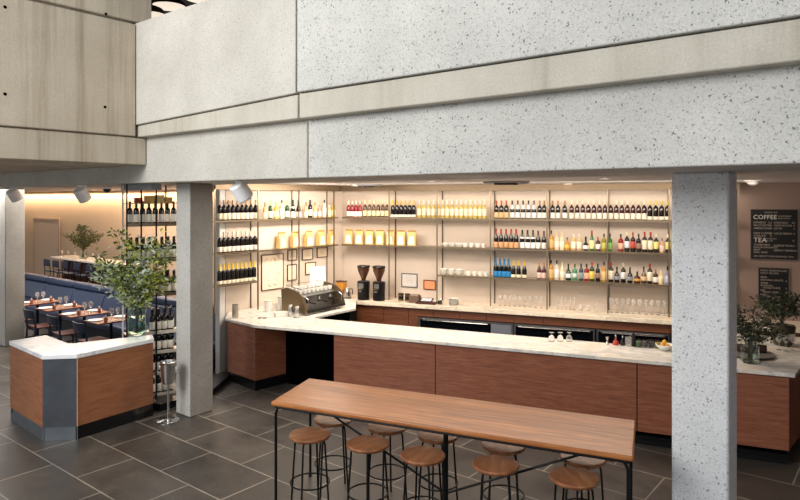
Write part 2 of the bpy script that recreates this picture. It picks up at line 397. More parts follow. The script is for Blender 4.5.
# spot lights
def spot(px, py, n, rz, lab):
    r = (px-400)/F; Y = n/(N1[0]*r+N1[1]); z = H-(py-HY)*Y/F
    t = empty('spotlight', (r*Y, Y, 3.22), rz, lab, 'spotlight', 'white spotlights under the concrete beam')
    dz = z-3.22
    obj('ceiling_plate', M().lathe([(.07,-.02),(.07,-.001)], 16), whitem, t)
    obj('stem', M().tube([(0,0,-.02),(0,0,dz*.5),(.0,0,dz*.8)], .012), whitem, t)
    R = Matrix.Translation((0,0,dz)) @ Matrix.Rotation(math.radians(28),4,'X') @ Matrix.Rotation(math.radians(-22),4,'Y')
    obj('lamp_head', M().prism([(.11*math.cos(a)*(1 if abs(math.cos(a))<.8 else .93), .11*math.sin(a)) for a in [k*math.pi/8+math.pi/16 for k in range(16)]], -.12, .1).xf(R), whitem, t, bevel=.02)
    obj('lens', M().lathe([(.085,-.124),(.085,-.121),(.02,-.121)], 16).xf(R), plain('spot lens','#cfd6de',.2), t)
spot(14,194.5,4.85,.3,'white spotlight at the far left by the far column')
spot(82,194,4.85,.2,'white spotlight in the middle, hanging over the dining room')
spot(241,191,4.85,-.2,'largest white spotlight, hanging right of the concrete column')
# pendants in upper room
lampglow = plain('pendant glow', (1,.86,.7), .5, emit=.85)
for px, py, z, lab, wd in ((169,6.5,7.25,'left wide cream dome pendant above the parapet',.37),(203,-1.5,7.2,'right wide cream dome pendant above the parapet',.40),(152,15,6.9,'lowest cream dome pendant, half hidden at the wall corner',.3)):
    r = (px-400)/F; Y = F*(z-H)/(HY-py)
    t = empty('pendant_lamp', (r*Y,Y,z), 0, lab, 'pendant lamp', 'dome pendants seen through the upper opening')
    obj('lamp_shade', M().lathe([(wd,0),(wd*.96,.06),(wd*.7,.14),(wd*.3,.19),(.03,.2)], 28), plain('shade top','#3a2b20',.5), t)
    obj('diffuser', M().lathe([(.02,-.05),(wd*.6,-.035),(wd*.97,-.001)], 28), lampglow, t)
    obj('cord', M().tube([(0,0,.2),(0,0,7.6-z)], .012, 6), black, t)

# ------------------------------------------------------------ shelving frames
def shelving(t, name):
    pass
zs = [2.637, 2.09, 1.554]
# back wall shelving, local frame: s along, t depth (origin s=0,t=0 of the B frame)
sh = empty('wall_shelving', (0,0,0), A2, 'tall steel and glass shelving along the back wall behind the bar', 'shelving')
TF = 11.63
post_px = [341, 389, 437, 490.5, 547, 607.7, 669, 738.5]
ps = [sB(p, TF) for p in post_px]
ZC = 1.02
for i, s in enumerate(ps):
    if i == 0: continue
    obj('upright', M().box(s-.011,s+.011,TF-.011,TF+.011,ZC+.001,3.16), rail, sh)
    obj('rear_upright', M().box(s-.008,s+.008,TW-.03,TW-.012,ZC+.001,3.16), plain('dark rear upright','#4a3a2c',.5) if i == 1 else bpy.data.materials['dark rear upright'], sh)
s_left = sB(341,TF)+.02
obj('header_rail', M().box(s_left-.3,ps[-1]+.02,TF-.03,TF+.03,3.16,3.265), plain('bronze header','#75644f',.4,.6), sh)
SHT = .022
bays = {0: (s_left, ps[-1]), 1: (s_left, ps[-1]), 2: (ps[2]-.0, ps[-1])}
for k in range(3):
    a, b = bays[k]
    sb = obj('glass_shelf', M().box(a,b,TF+.012,TW-.04,zs[k]-SHT,zs[k]), shelf_g, sh)
    obj('shelf_rail', M().box(a,b,TF-.006,TF+.0115,zs[k]-.026,zs[k]+.004), rail, sb)
    for s in ps[1:]:
        if s >= a-.01: obj('shelf_bracket', M().box(s-.006,s+.006,TF+.012,TW-.031,zs[k]-SHT-.014,zs[k]-SHT-.001), rail, sb)
# left wall shelving, grid frame
sl = empty('wall_shelving', (0,0,0), A1, 'steel and glass shelving on the left bar wall above the espresso machine', 'shelving')
MF = -9.0
pn = [nG(214.5,MF), nG(258,MF), nG(299,MF), nG(334,MF)]
for i, n in enumerate(pn):
    z0 = 1.052 if i else .0
    if i == 0: z0 = 1.1
    obj('upright', M().box(MF-.011,MF+.011,n-.011,n+.011,z0,3.16), rail, sl)
    if i: obj('rear_upright', M().box(-9.212,-9.2,n+.0,n+.016,1.052,3.16), bpy.data.materials['dark rear upright'], sl)
n_end = 9.26
obj('header_rail', M().box(MF-.03,MF+.03,pn[0],n_end,3.16,3.265), bpy.data.materials['bronze header'], sl)
for k in range(3):
    b = n_end if k < 2 else pn[1]
    sb = obj('glass_shelf', M().box(-9.19,MF-.012,max(pn[0],6.34),b,zs[k]-SHT,zs[k]), shelf_g, sl)
    obj('shelf_rail', M().box(MF-.0115,MF+.006,pn[0],b,zs[k]-.026,zs[k]+.004), rail, sb)

# ------------------------------------------------------------ bottles
def prof(kind, h, r):
    if kind == 'bordeaux': return [(r*.9,0),(r,.008),(r,h*.6),(r*.85,h*.68),(r*.4,h*.74),(r*.36,h*.97),(r*.4,h*.975),(r*.4,h)]
    if kind == 'burgundy': return [(r*.9,0),(r,.008),(r,h*.5),(r*.9,h*.58),(r*.55,h*.7),(r*.38,h*.8),(r*.35,h*.97),(r*.4,h*.975),(r*.4,h)]
    if kind == 'spirit':   return [(r*.92,0),(r,.008),(r,h*.62),(r*.92,h*.68),(r*.5,h*.74),(r*.32,h*.78),(r*.32,h*.97),(r*.36,h)]
    if kind == 'squat':    return [(r*.9,0),(r,.02),(r*1.02,h*.4),(r*.8,h*.58),(r*.35,h*.66),(r*.26,h*.9),(r*.3,h)]
    if kind == 'slim':     return [(r*.9,0),(r,.008),(r,h*.45),(r*.8,h*.55),(r*.42,h*.75),(r*.3,h*.97),(r*.36,h)]
    if kind == 'round':    return [(r*.6,0),(r*.95,.02),(r*1.05,h*.25),(r*.9,h*.45),(r*.4,h*.58),(r*.3,h*.7),(r*.3,h)]
MC = {}
def cm(c, rough=.25, **k):
    key = (c, rough); 
    if key not in MC: MC[key] = plain('paint '+c, c, rough, noise=0, **k)
    return MC[key]
def gm(c):                                # bottle glass
    key = ('g', c)
    if key not in MC: MC[key] = plain('bottle glass '+c, c, .08, noise=0, coat=.3)
    return MC[key]
PROTO = {}
# style: kind, height, radius, glass, label colour, label z0..z1 (fractions), foil colour, foil start fraction
ST = {
 'dark_white':   ('bordeaux',.31,.038,'#060505','#f1ece0',.12,.46,'#15100f',.78),
 'dark_cream':   ('bordeaux',.31,.038,'#0e0606','#f3e8d3',.05,.36,'#c9a27c',.78),
 'dark_paleneck':('bordeaux',.31,.038,'#160d0d','#f3eadb',.05,.3,'#e9dccb',.76),
 'dark_yellow':  ('bordeaux',.31,.038,'#15130f','#f0e6cf',.03,.2,'#e3c02c',.72),
 'red_white':    ('bordeaux',.29,.036,'#8a1022','#f5ece2',.05,.36,'#ead9c9',.78),
 'brown_cream':  ('bordeaux',.30,.036,'#54361c','#efe3b6',.08,.4,'#f0dfa8',.78),
 'black_gold':   ('bordeaux',.30,.038,'#120d12','#f6f0e2',.03,.18,'#e6bf3c',.74),
 'pale_white':   ('bordeaux',.31,.036,'#d6bd62','#fbf4da',.14,.52,'#f7f0dd',.76),
 'dark_orange':  ('bordeaux',.30,.037,'#1a100e','#e6c391',.05,.36,'#b4572a',.76),
 'black_whiteneck':('burgundy',.30,.038,'#101010','#f4f4f2',.05,.36,'#1a1818',.88),
 'dark_copper':  ('bordeaux',.30,.037,'#14120f','#f2efe9',.05,.36,'#b08354',.78),
 'rose_cap':     ('bordeaux',.30,.036,'#3a0e10','#f8eedd',.04,.36,'#f5e6c8',.8),
 'black_yellowcap':('bordeaux',.30,.038,'#170f10','#f7eedb',.03,.2,'#e4d04a',.78),
 'burg_orange':  ('burgundy',.32,.041,'#161011','#d8a87a',.04,.34,'#a33a2a',.76),
 'burg_white':   ('burgundy',.31,.04,'#10130f','#eef0f2',.04,.36,'#222220',.78),
 'burg_whitered':('burgundy',.30,.04,'#17110f','#efeae2',.05,.38,'#5b2f22',.78),
 'blue_label':   ('burgundy',.31,.041,'#0c1513','#2f86c2',.04,.34,'#1c6fa0',.66),
 'gold_foil':    ('burgundy',.28,.039,'#100f0d','#efe6c8',.04,.22,'#d9b23a',.74),
 'rose_pale':    ('burgundy',.27,.037,'#4d1a1e','#e8c9bd',.06,.4,'#c9834f',.78),
 'sp_gold':      ('spirit',.31,.036,'#c08a3a','#e0bd7c',.1,.55,'#121212',.84),
 'sp_clear':     ('spirit',.28,.038,'#e9d3ae','#f6ead4',.15,.5,'#e9c9a0',.84),
 'sp_amber':     ('squat',.2,.042,'#d08a1e','#e9bf55',.15,.4,'#6a3a22',.86),
 'sp_honey':     ('spirit',.26,.04,'#d9b478','#f5ead2',.12,.55,'#e7dcc4',.84),
 'sp_round':     ('round',.22,.046,'#14100e','#f4f0ea',.12,.38,'#131313',.8),
 'sp_green':     ('slim',.32,.038,'#21672f','#f0e6a4',.1,.52,'#b5281f',.82),
 'sp_brown':     ('spirit',.22,.038,'#4e2a1a','#f3efe9',.14,.5,'#a5703d',.84),
 'sp_yellow':    ('spirit',.27,.036,'#94841c','#c8c060',.15,.5,'#22242a',.84),
 'sp_lime':      ('spirit',.27,.038,'#3a6a26','#86b85a',.12,.5,'#26301c',.84),
 'sp_red':       ('spirit',.27,.04,'#8c1a16','#e9b79a',.15,.5,'#2a2422',.84),
 'sp_darkwhite': ('spirit',.30,.038,'#1c1518','#dfe3e6',.2,.56,'#e8dcb4',.84),
 'sp_darkred':   ('spirit',.30,.038,'#1d1210','#c04a3c',.2,.55,'#b5322a',.8),
 'sp_black':     ('spirit',.28,.036,'#1d1718','#9e7c6a',.2,.5,'#2a2422',.84),
 'sp_tallred':   ('spirit',.31,.04,'#2a1d16','#efe3c8',.15,.6,'#a62f28',.8),
 'sp_pink':      ('spirit',.22,.036,'#c89a7c','#ecd6c6',.12,.5,'#a08674',.84),
 'sp_blackyellow':('spirit',.28,.038,'#1f1a12','#f2df8c',.2,.6,'#f0ead2',.84),
 'sp_greenwhite':('squat',.26,.044,'#123a2c','#eef2ee',.16,.42,'#1c1e1a',.86),
 'sp_bluegreen': ('spirit',.26,.04,'#4f8a66','#cfe0d2',.2,.45,'#6b5030',.84),
 'sp_grey':      ('spirit',.27,.036,'#3a4a50','#8fa0a6',.15,.5,'#1c2228',.84),
 'sp_yellowred': ('spirit',.3,.04,'#31401c','#e8d060',.14,.55,'#c0392b',.82),
 'sp_whisky':    ('squat',.24,.042,'#1c1816','#8f969a',.18,.42,'#2a2020',.84),
 'sp_wide':      ('squat',.18,.05,'#4d2611','#d6a255',.2,.42,'#2c2018',.82),
 'sp_browncream':('squat',.26,.042,'#5a3a1e','#ddc193',.18,.44,'#3a3020',.84),
 'sp_cream':     ('spirit',.21,.036,'#e3c993','#f0e2be',.12,.6,'#e8e0d0',.84),
 'sp_lilac':     ('slim',.28,.04,'#8487a8','#b9bcd6',.12,.5,'#20202a',.8),
 'white_clear':  ('spirit',.31,.036,'#d9ccb8','#f4f1ea',.12,.56,'#16161a',.84),
 'wine_green':   ('bordeaux',.30,.036,'#244b2b','#f0ead0',.08,.42,'#e8d98c',.76),
 'wine_yellow':  ('bordeaux',.28,.036,'#d8b83e','#f7efc4',.1,.46,'#d9a45a',.76),
 'wine_pale':    ('bordeaux',.27,.034,'#d2b684','#f5ecd8',.08,.4,'#a9814f',.76),
}
def proto(style):
    if style in PROTO: return PROTO[style]
    kind, h, r, gc, lc, l0, l1, fc, f0 = ST[style]
    p = prof(kind, h, r)
    body = M().lathe(p, 12).mesh('bottle_glass', gm(gc))
    rr = (r*1.06 if kind in ('squat','round') else r*1.015)
    lab = M().lathe([(rr-.0008,h*l0),(rr,h*l0+.001),(rr,h*l1-.001),(rr-.0008,h*l1)], 12, closed=False).mesh('label', cm(lc,.6))
    fr = r*.42
    fz = [(rr_,z) for rr_,z in p if z > h*f0]
    def rad(z):
        for (r0,z0),(r1,z1) in zip(p,p[1:]):
            if z0 <= z <= z1: return r0+(r1-r0)*(z-z0)/max(1e-6,z1-z0)
        return p[-1][0]
    zz = [h*f0+(h-h*f0)*i/4 for i in range(5)]
    foil = M().lathe([(rad(z)+.0015,z) for z in zz]+[(p[-1][0]+.0015,h+.004)], 12).mesh('cap', cm(fc,.35))
    extra = None
    if style == 'black_whiteneck':
        extra = M().lathe([(rad(h*q)+.0015,h*q) for q in (.55,.6,.66,.72,.78)], 12).mesh('neck_label', cm('#eeeeec',.6))
    if style == 'burg_white':
        extra = M().lathe([(rad(h*q)+.0015,h*q) for q in (.56,.6,.64)], 12).mesh('neck_label', cm('#f0f0f0',.6))
    PROTO[style] = (body, lab, foil, extra); return PROTO[style]
def bottle(style, loc, label, group, name='wine_bottle', cat='bottle', rz=0):
    body, lab, foil, extra = proto(style)
    t = bpy.data.objects.new(name, None); col.objects.link(t); t.empty_display_size = .05
    t.location = loc; t.rotation_euler = (0,0,rz)
    t.scale = (1.08,1.08,1.1); setp(t, label, cat, group)
    for nm, me in (('bottle_body',body),('label',lab),('cap',foil),('neck_label',extra)):
        if me:
            o = bpy.data.objects.new(nm, me); col.objects.link(o); o.parent = t
    return t
def run(style, pxs, k, plane, desc, where, group, name='wine_bottle', depth=None):
    for i, px in enumerate(pxs):
        if plane == 'B':
            tt = TF+.075 if depth is None else depth; s = sB(px, tt); x, y = B(s, tt)
        else:
            mm = MF-.085; n = nG(px, mm); x, y = G(mm, n)
        lab = (f'{ORD[i]} from the left of the {desc} {where}' if len(pxs) > 1 else f'{desc} {where}')
        bottle(style, (x,y,zs[k]+.001), lab, group, name, rz=RND.uniform(-.1,.1))
def lin(a, b, n): return [a+(b-a)*i/(n-1) for i in range(n)]
top = 'on top back shelf'
g = 'bottles on the top shelf of the back wall'
run('red_white', lin(348.5,360,4), 0,'B','four red bottles with white labels',top,g)
run('brown_cream', lin(365,387.2,6), 0,'B','brown bottles with cream labels',top,g)
run('black_gold', lin(392.8,413.8,6), 0,'B','black bottles with gold foil',top,g)
run('pale_white', lin(419.4,484.5,15), 0,'B','pale white wine bottles',top,g)
run('dark_orange', lin(496.5,506.4,3), 0,'B','dark orange-foil bottles',top,g)
run('black_whiteneck', lin(512.3,534,5), 0,'B','black bottles with white necks',top,g)
run('dark_copper', [539.6,544.8-.4,552.6,558,564.8], 0,'B','dark copper-foil bottles',top,g)
run('rose_cap', lin(571.6,644.3,14), 0,'B','red wine bottles with cream caps',top,g)
run('black_yellowcap', lin(650,667.5,4), 0,'B','black yellow-cap bottles',top,g)
mid = 'on middle back shelf'
g = 'bottles on the middle shelf of the back wall'
run('burg_orange', lin(496,516.2,5), 1,'B','dark bottles with orange labels',mid,g)
run('burg_white', lin(522.3,533,3), 1,'B','dark bottles with white neck bands',mid,g)
run('burg_whitered', [538.2,544], 1,'B','two plain white-label dark bottles',mid,g)
def one(style, px, k, desc, where, g, name='spirit_bottle'): run(style, [px], k, 'B', desc, where, g, name)
for st, px, d in (('sp_gold',551.4,'gold liqueur bottle with a black stopper'),('sp_clear',556.8,'pale clear spirit bottle beside the black-stoppered gold one'),('sp_clear',562,'second pale clear spirit bottle, left of the short amber one'),
    ('sp_amber',567.2,'short squat amber bottle'),('sp_honey',573.4,'left of two honey coloured bottles with cream labels'),('sp_honey',579.2,'right of two honey coloured bottles with cream labels'),
    ('sp_round',585.8,'round black bottle with white label'),('sp_green',591.8,'tall green bottle with red cap'),('sp_brown',598,'small brown bottle with white label'),
    ('sp_yellow',604,'yellow-green liqueur bottle'),('sp_lime',610,'bright lime green labelled bottle'),('sp_red',620.8,'red bottle with pale label'),
    ('sp_darkwhite',627,'dark bottle with silver label and cream cap'),('sp_darkred',633,'dark bottle with red diamond label'),('sp_black',638.6,'slim black bottle with brown label'),
    ('sp_tallred',644.6,'tall dark bottle with cream label and red cap'),('sp_tallred',650.6,'dark red-capped bottle, right one of its pair,'),('sp_blackyellow',656.2,'black bottle with pale yellow label'),
    ('sp_pink',662,'small pinkish bottle'),('sp_blackyellow',668,'cream-capped bottle nearest the big column')):
    one(st, px, 1, d, mid, g)
low = 'on lowest back shelf'
g = 'bottles on the lowest shelf of the back wall'
run('blue_label', lin(495.6,508.6,4), 2,'B','bright blue labelled bottles',low,g)
run('gold_foil', [513.4,518.6,524.4], 2,'B','dark bottles with gold foil',low,g)
run('rose_pale', [539.2,543.9], 2,'B','two rosé bottles',low,g)
for st, px, d in (('sp_gold',551,'amber bottle with tan label'),('white_clear',556.8,'clear bottle with black stopper'),('sp_clear',562.4,'pale yellow spirit bottle'),
    ('sp_greenwhite',568.4,'dark green squat bottle with white label'),('sp_bluegreen',574.8,'sea green bottle'),('sp_grey',581.2,'slate grey bottle'),('sp_red',586.6,'red-capped reddish bottle'),
    ('sp_yellowred',592,'dark bottle with yellow label and red cap'),('sp_black',597.8,'black bottle left of the golden one'),('sp_gold',604,'golden bottle right beside the upright'),
    ('sp_tallred',611,'dark bottle with white label just right of the upright'),('sp_whisky',616.9,'squat black bottle with small grey label'),('sp_darkwhite',623.3,'black bottle with broad silver label'),
    ('sp_whisky',630,'second squat black bottle, left of the low amber one'),('sp_wide',637.2,'low wide amber bottle'),('sp_browncream',643.8,'brown bottle with round cream label'),('sp_tallred',649.8,'tall brown bottle with cream label'),
    ('sp_brown',655.6,'small red-brown bottle'),('sp_cream',661,'short cream coloured bottle'),('sp_lilac',667.5,'lilac bottle with black cap beside the big column')):
    one(st, px, 2, d, low, g)
# left wall
g = 'wine bottles on the left bar wall'
run('dark_cream', lin(219.5,255.5,9), 0,'L','dark bottles with copper foil','on top left wall shelf',g)
run('dark_paleneck', lin(219.5,255,9), 1,'L','dark bottles with pale necks','on middle left wall shelf',g)
run('dark_yellow', lin(219.5,254,9), 2,'L','yellow-foil bottles','on lowest left wall shelf',g)
for st, px, d in (('wine_pale',265,'pale tan bottle, leftmost'),('wine_green',270.4,'tall green bottle with pale yellow label'),('wine_yellow',276,'yellow bottle with orange foil'),
   ('white_clear',281.8,'clear bottle with large white label, left of centre'),('wine_green',287.2,'second green bottle, in the middle'),('burg_white',293,'left of two black bottles'),('burg_whitered',298.4,'right of two black bottles, before the upright,'),
   ('wine_pale',306,'tan bottle just after the upright'),('dark_white',310.2,'dark white-label bottle'),('wine_pale',315,'tan bottle left of the tallest one'),('sp_pink',319.6,'pinkish slim bottle'),
   ('white_clear',324.4,'clear bottle with black cap near the corner'),('sp_cream',329.4,'short cream bottle near the corner'),('wine_yellow',333.4,'yellow bottle next to the corner')):
    run(st,[px],0,'L',d,'on top left wall shelf','assorted bottles on the left bar wall')

# coffee bags
bag_m = plain('kraft gold bag','#d9b877',.45); bag_l = plain('bag label','#fbf4e0',.5)
def bag(loc, rz, lab):
    t = empty('coffee_bag', loc, rz, lab, 'coffee bag', 'gold coffee bags on the middle shelf')
    w, d, h = .085, .05, .3
    v = [(-w,-d,0),(w,-d,0),(w,d,0),(-w,d,0),(-w*.98,-d*.9,h*.6),(w*.98,-d*.9,h*.6),(w*.98,d*.9,h*.6),(-w*.98,d*.9,h*.6),(-w*.9,-.012,h*.9),(w*.9,-.012,h*.9),(w*.9,.012,h*.9),(-w*.9,.012,h*.9),(-w*.88,-.02,h),(w*.88,-.02,h),(w*.88,.0,h),(-w*.88,.0,h)]
    f = [(3,2,1,0)]
    for k in range(3):
        o = 4*k; f += [(o,o+1,o+5,o+4),(o+1,o+2,o+6,o+5),(o+2,o+3,o+7,o+6),(o+3,o,o+4,o+7)]
    f.append((12,13,14,15))
    if 'bag' not in MC:
        MC['bag'] = M().add(v,f).mesh('bag_body', bag_m, False)
        q = [(-w*.72,-d-.003,.02),(w*.72,-d-.003,.02),(w*.55,-d*.9-.006,h*.6),(-w*.55,-d*.9-.006,h*.6)]
        MC['bagl'] = M().add(q,[(0,1,2,3)]).mesh('bag_label', bag_l, False)
        MC['bagt'] = M().box(-w*.92,w*.92,-.024,-.0205,h*.9,h*.97).mesh('fold_tie', plain('fold tie','#a8803a',.5), False)
    obj('bag_body', MC['bag'], None, t); obj('bag_label', MC['bagl'], None, t); obj('fold_tie', MC['bagt'], None, t)
for i, px in enumerate([349.2,359.6,370,380.4,390.8,401.4,412.2]):
    x, y = B(sB(px,TF+.13),TF+.13); bag((x,y,zs[1]+.001), A2, f'{ORD[i]} from the left of the seven gold coffee bags on the back wall')
for i, px in enumerate([281.5,295,308.6,320.8,331.2]):
    n = nG(px,MF-.1); x, y = G(MF-.1,n); bag((x,y,zs[1]+.001), A1+math.pi/2, f'{ORD[i]} from the left of the five gold coffee bags on the left wall')

# cups and bowls on shelves
cupmesh = M().lathe([(.022,0),(.03,.004),(.04,.05),(.041,.068),(.037,.068),(.034,.03),(.01,.012)], 16).mesh('cup_body', white)
handle = M().tube([(.038,0,.055),(.06,0,.05),(.062,0,.025),(.036,0,.018)], .005, 6).mesh('cup_handle', white)
def cup(loc, rz, lab, group, sc=1.0, name='coffee_cup'):
    t = empty(name, loc, rz, lab, 'cup', group); t.scale = (sc,sc,sc)
    obj('cup_body', cupmesh, None, t); obj('cup_handle', handle, None, t)
bowlmesh = M().lathe([(.03,0),(.04,.005),(.07,.045),(.078,.07),(.073,.07),(.06,.04),(.01,.015)], 18).mesh('bowl', white)
def shelf_pt(px, k, tt=None):
    tt = tt or TF+.12; return B(sB(px,tt),tt)+(zs[k]+.001,)
for i, px in enumerate([445.5,452,458.6,465,471.4,477.6,483.6]):
    if i < 3: obj('white_bowl', bowlmesh, None, loc=shelf_pt(px+.3*i,1), label=f'{ORD[i]} from the left of three white bowls on the upper cup shelf', cat='bowl', group='white bowls on the upper cup shelf')
    else: cup(shelf_pt(px,1), RND.uniform(0,6), f'{ORD[i-3]} from the left of four white cups on the upper cup shelf', 'white cups on the upper cup shelf', 1.1)
for i, px in enumerate([443.5,451.5,459.2]):
    obj('white_bowl', bowlmesh, None, loc=shelf_pt(px,2), label=f'{ORD[i]} from the left of the three bowls on the lower cup shelf', cat='bowl', group='white bowls on the lower cup shelf')
    b2 = obj('white_bowl', bowlmesh, None, loc=(lambda p:(p[0],p[1],p[2]+.04))(shelf_pt(px,2)), label=f'white bowl stacked on top of the {ORD[i]} bowl of the lower cup shelf', cat='bowl', group='stacked white bowls')
for i, px in enumerate([468.5,474.6,480.4,486]):
    cup(shelf_pt(px,2), RND.uniform(0,6), f'{ORD[i]} from the left of four white cups on the lower cup shelf', 'white cups on the lower cup shelf', 1.15)

# stemware
winemesh = M().lathe([(.032,0),(.032,.003),(.006,.01),(.004,.09),(.015,.1),(.035,.13),(.038,.155),(.03,.2),(.0285,.2),(.036,.155),(.033,.132),(.012,.104)], 14).mesh('wine_glass', stemglass)
flutemesh = M().lathe([(.03,0),(.03,.003),(.005,.01),(.004,.08),(.016,.1),(.022,.15),(.019,.22),(.0175,.22),(.02,.15),(.012,.104)], 12).mesh('flute', stemglass)
tumbmesh = M().lathe([(.03,0),(.034,.002),(.037,.1),(.0355,.1),(.032,.008)], 14).mesh('tumbler', stemglass)
def ct(px, tt, dz=0): return B(sB(px,tt),tt)+(ZC+.001+dz,)
for i, px in enumerate([500,505,509.6,514.6,519.6,524.6,530,535.6,541.2]):
    obj('wine_glass', winemesh, None, loc=ct(px,TF+.14), label=f'{ORD[i]} from the left of the stemmed glasses under the blue labels', cat='glass', group='stemmed glasses on the back counter below the dark bottles')
for i, px in enumerate([558,562,566,570.2,574]):
    obj('champagne_flute', flutemesh, None, loc=ct(px,TF+.14), label=f'{ORD[i]} from the left of the five flutes on the back counter', cat='glass', group='flutes on the back counter')
for i, px in enumerate([581,588]):
    obj('tumbler', tumbmesh, None, loc=ct(px,TF+.14), label=('left','right')[i]+' short tumbler between flutes and carafes on the back counter', cat='glass', group='tumblers on the back counter')
carafe = M().lathe([(.04,0),(.048,.01),(.05,.06),(.02,.11),(.016,.13),(.022,.15),(.02,.15),(.014,.13),(.018,.11),(.045,.06)], 14).mesh('carafe', stemglass)
for i, px in enumerate([596.6,602.6]):
    obj('glass_carafe', carafe, None, loc=ct(px,TF+.14), label=('left','right')[i]+' small glass carafe on the back counter beside the upright', cat='carafe', group='small carafes on the back counter')
for i, px in enumerate([611.5,617,622.4,628,633.6,639.6,646,652,658.2,664.4]):
    t = obj('wine_glass', winemesh, None, loc=ct(px,TF+.14), label=f'{ORD[i]} from the left of the tall wine glasses near the big column', cat='glass', group='tall wine glasses on the back counter by the column'); t.scale = (1.15,1.15,1.25)

# framed things on walls
def frame(cx_cy, z0, z1, w, rz, fm, pm, lab, name='picture_frame', extra=None, fw=.014):
    t = empty(name, cx_cy+(z0,), rz, lab, 'picture frame', 'framed papers on the bar walls'); h = z1-z0
    obj('backing', M().box(-w/2+fw,w/2-fw,-.012,-.002,fw,h-fw), pm, t)
    obj('frame', M().box(-w/2,-w/2+fw,-.022,-.001,0,h).box(w/2-fw,w/2,-.022,-.001,0,h).box(-w/2+fw,w/2-fw,-.022,-.001,0,fw).box(-w/2+fw,w/2-fw,-.022,-.001,h-fw,h), fm, t)
    if extra: extra(t, w, h)
    return t
paper = plain('frame paper','#ecd9bf',.7,noise=.03,nscale=20)
def mapdraw(t, w, h):
    r = random.Random(3); m = M()
    for _ in range(26):
        x = r.uniform(-w*.38,w*.38); z = r.uniform(h*.08,h*.92); a = r.uniform(0,3.1); L = r.uniform(.02,.07)
        dx, dz = math.cos(a)*L, math.sin(a)*L; px_, pz_ = -math.sin(a)*.003, math.cos(a)*.003
        m.add([(x-dx-px_,-.0125,z-dz-pz_),(x+dx-px_,-.0125,z+dz-pz_),(x+dx+px_,-.0125,z+dz+pz_),(x-dx+px_,-.0125,z-dz+pz_)],[(0,1,2,3)])
    obj('drawing', m, plain('ink lines','#8a5f4c',.8), t)
def textlines(t, w, h):
    r = random.Random(5); m = M()
    for k in range(4):
        z = h*(.35+.12*k); L = w*r.uniform(.12,.25); m.add([(-L,-.0125,z),(L,-.0125,z),(L,-.0125,z+.006),(-L,-.0125,z+.006)],[(0,1,2,3)])
    obj('drawing', m, plain('grey lines','#b7a797',.8), t)
def onL(px0, px1, y0, y1, fm, lab, extra=None):
    mm = -9.22; n0, n1 = nG(px0,mm), nG(px1,mm); n = (n0+n1)/2; p = G(mm,n)
    z1 = H-(y0-HY)*p[1]/F; z0 = H-(y1-HY)*p[1]/F
    frame(p, z0, z1, abs(n1-n0), A1+math.pi/2, fm, paper, lab, extra=extra)
frm = plain('dark frame','#3c3029',.5)
onL(261,283,254,289.5,frm,'large framed drawing with scattered marks on left bar wall',mapdraw)
onL(287.2,296.4,249.5,260.5,frm,'small framed paper, upper row, nearest the large drawing',textlines)
onL(301.6,312.4,248.5,259.8,frm,'small framed paper, upper row, middle of three',textlines)
onL(316.5,327,247.4,257.4,frm,'small framed paper, upper row, nearest the corner',textlines)
onL(286.8,296.2,264.3,280.4,frm,'tall small framed paper, lower row, left one',textlines)
onL(304.8,315.4,262.2,274.2,frm,'small framed paper, lower row, right one above the cups',textlines)
def onB(px0, px1, y0, y1, fm, pm, lab, extra=None, name='picture_frame'):
    s0, s1 = sB(px0,TW), sB(px1,TW); p = B((s0+s1)/2,TW); z1 = H-(y0-HY)*p[1]/F; z0 = H-(y1-HY)*p[1]/F
    return frame(p, z0, z1, s1-s0, A2, fm, pm, lab, extra=extra, name=name)
onB(401.8,417.6,273.4,287.2,plain('slate frame','#3d4048',.5),plain('grey notice','#d3cdc8',.6),'framed grey notice on the back wall above the tins',textlines)
onB(423.8,435.8,280,289.6,plain('brown frame','#5a2c1d',.5),plain('orange card','#ef9a6c',.6),'small orange framed card on the back wall')

# menu boards
def text_into(m, body, x, z, size, y=-.032, bold=0):
    cu = bpy.data.curves.new('t', 'FONT'); cu.body = body; cu.size = size; cu.resolution_u = 2; cu.offset = bold
    ob = bpy.data.objects.new('t', cu); col.objects.link(ob)
    bpy.context.view_layer.update()
    me = bpy.data.meshes.new_from_object(ob)
    m.add([(x+v.co.x, y, z+v.co.y) for v in me.vertices], [tuple(p.vertices) for p in me.polygons])
    bpy.data.objects.remove(ob); bpy.data.curves.remove(cu); bpy.data.meshes.remove(me)
def board(px0, px1, y0, y1, lab, lines):
    s0, s1 = sB(px0,TW), sB(px1,TW); p = B((s0+s1)/2,TW); z1 = H-(y0-HY)*p[1]/F; z0 = H-(y1-HY)*p[1]/F
    w, h = s1-s0, z1-z0
    t = empty('menu_board', p+(z0,), A2, lab, 'menu board', 'black menu boards on the right wall')
    obj('board_panel', M().box(-w/2+.01,w/2-.01,-.03,-.002,.01,h-.01), plain('board black '+str(px0),'#0b0a0b',.5,noise=0), t)
    obj('frame', M().box(-w/2,-w/2+.0095,-.034,-.001,0,h).box(w/2-.0095,w/2,-.034,-.001,0,h).box(-w/2+.0095,w/2-.0095,-.034,-.001,0,.0095).box(-w/2+.0095,w/2-.0095,-.034,-.001,h-.0095,h), plain('board frame','#6e625c',.5), t)
    mw, mg = plain('chalk white','#d8d2cb',.7), plain('chalk grey','#94887e',.7)
    for (txt, fx, fz, sz, big) in lines:
        mt = M(); text_into(mt, txt, -w/2+fx*w, fz*h, sz*h, bold=.0008 if not big else 0)
        obj('heading_lettering' if big else 'lettering', mt, mw if big else mg, t, smooth=False)
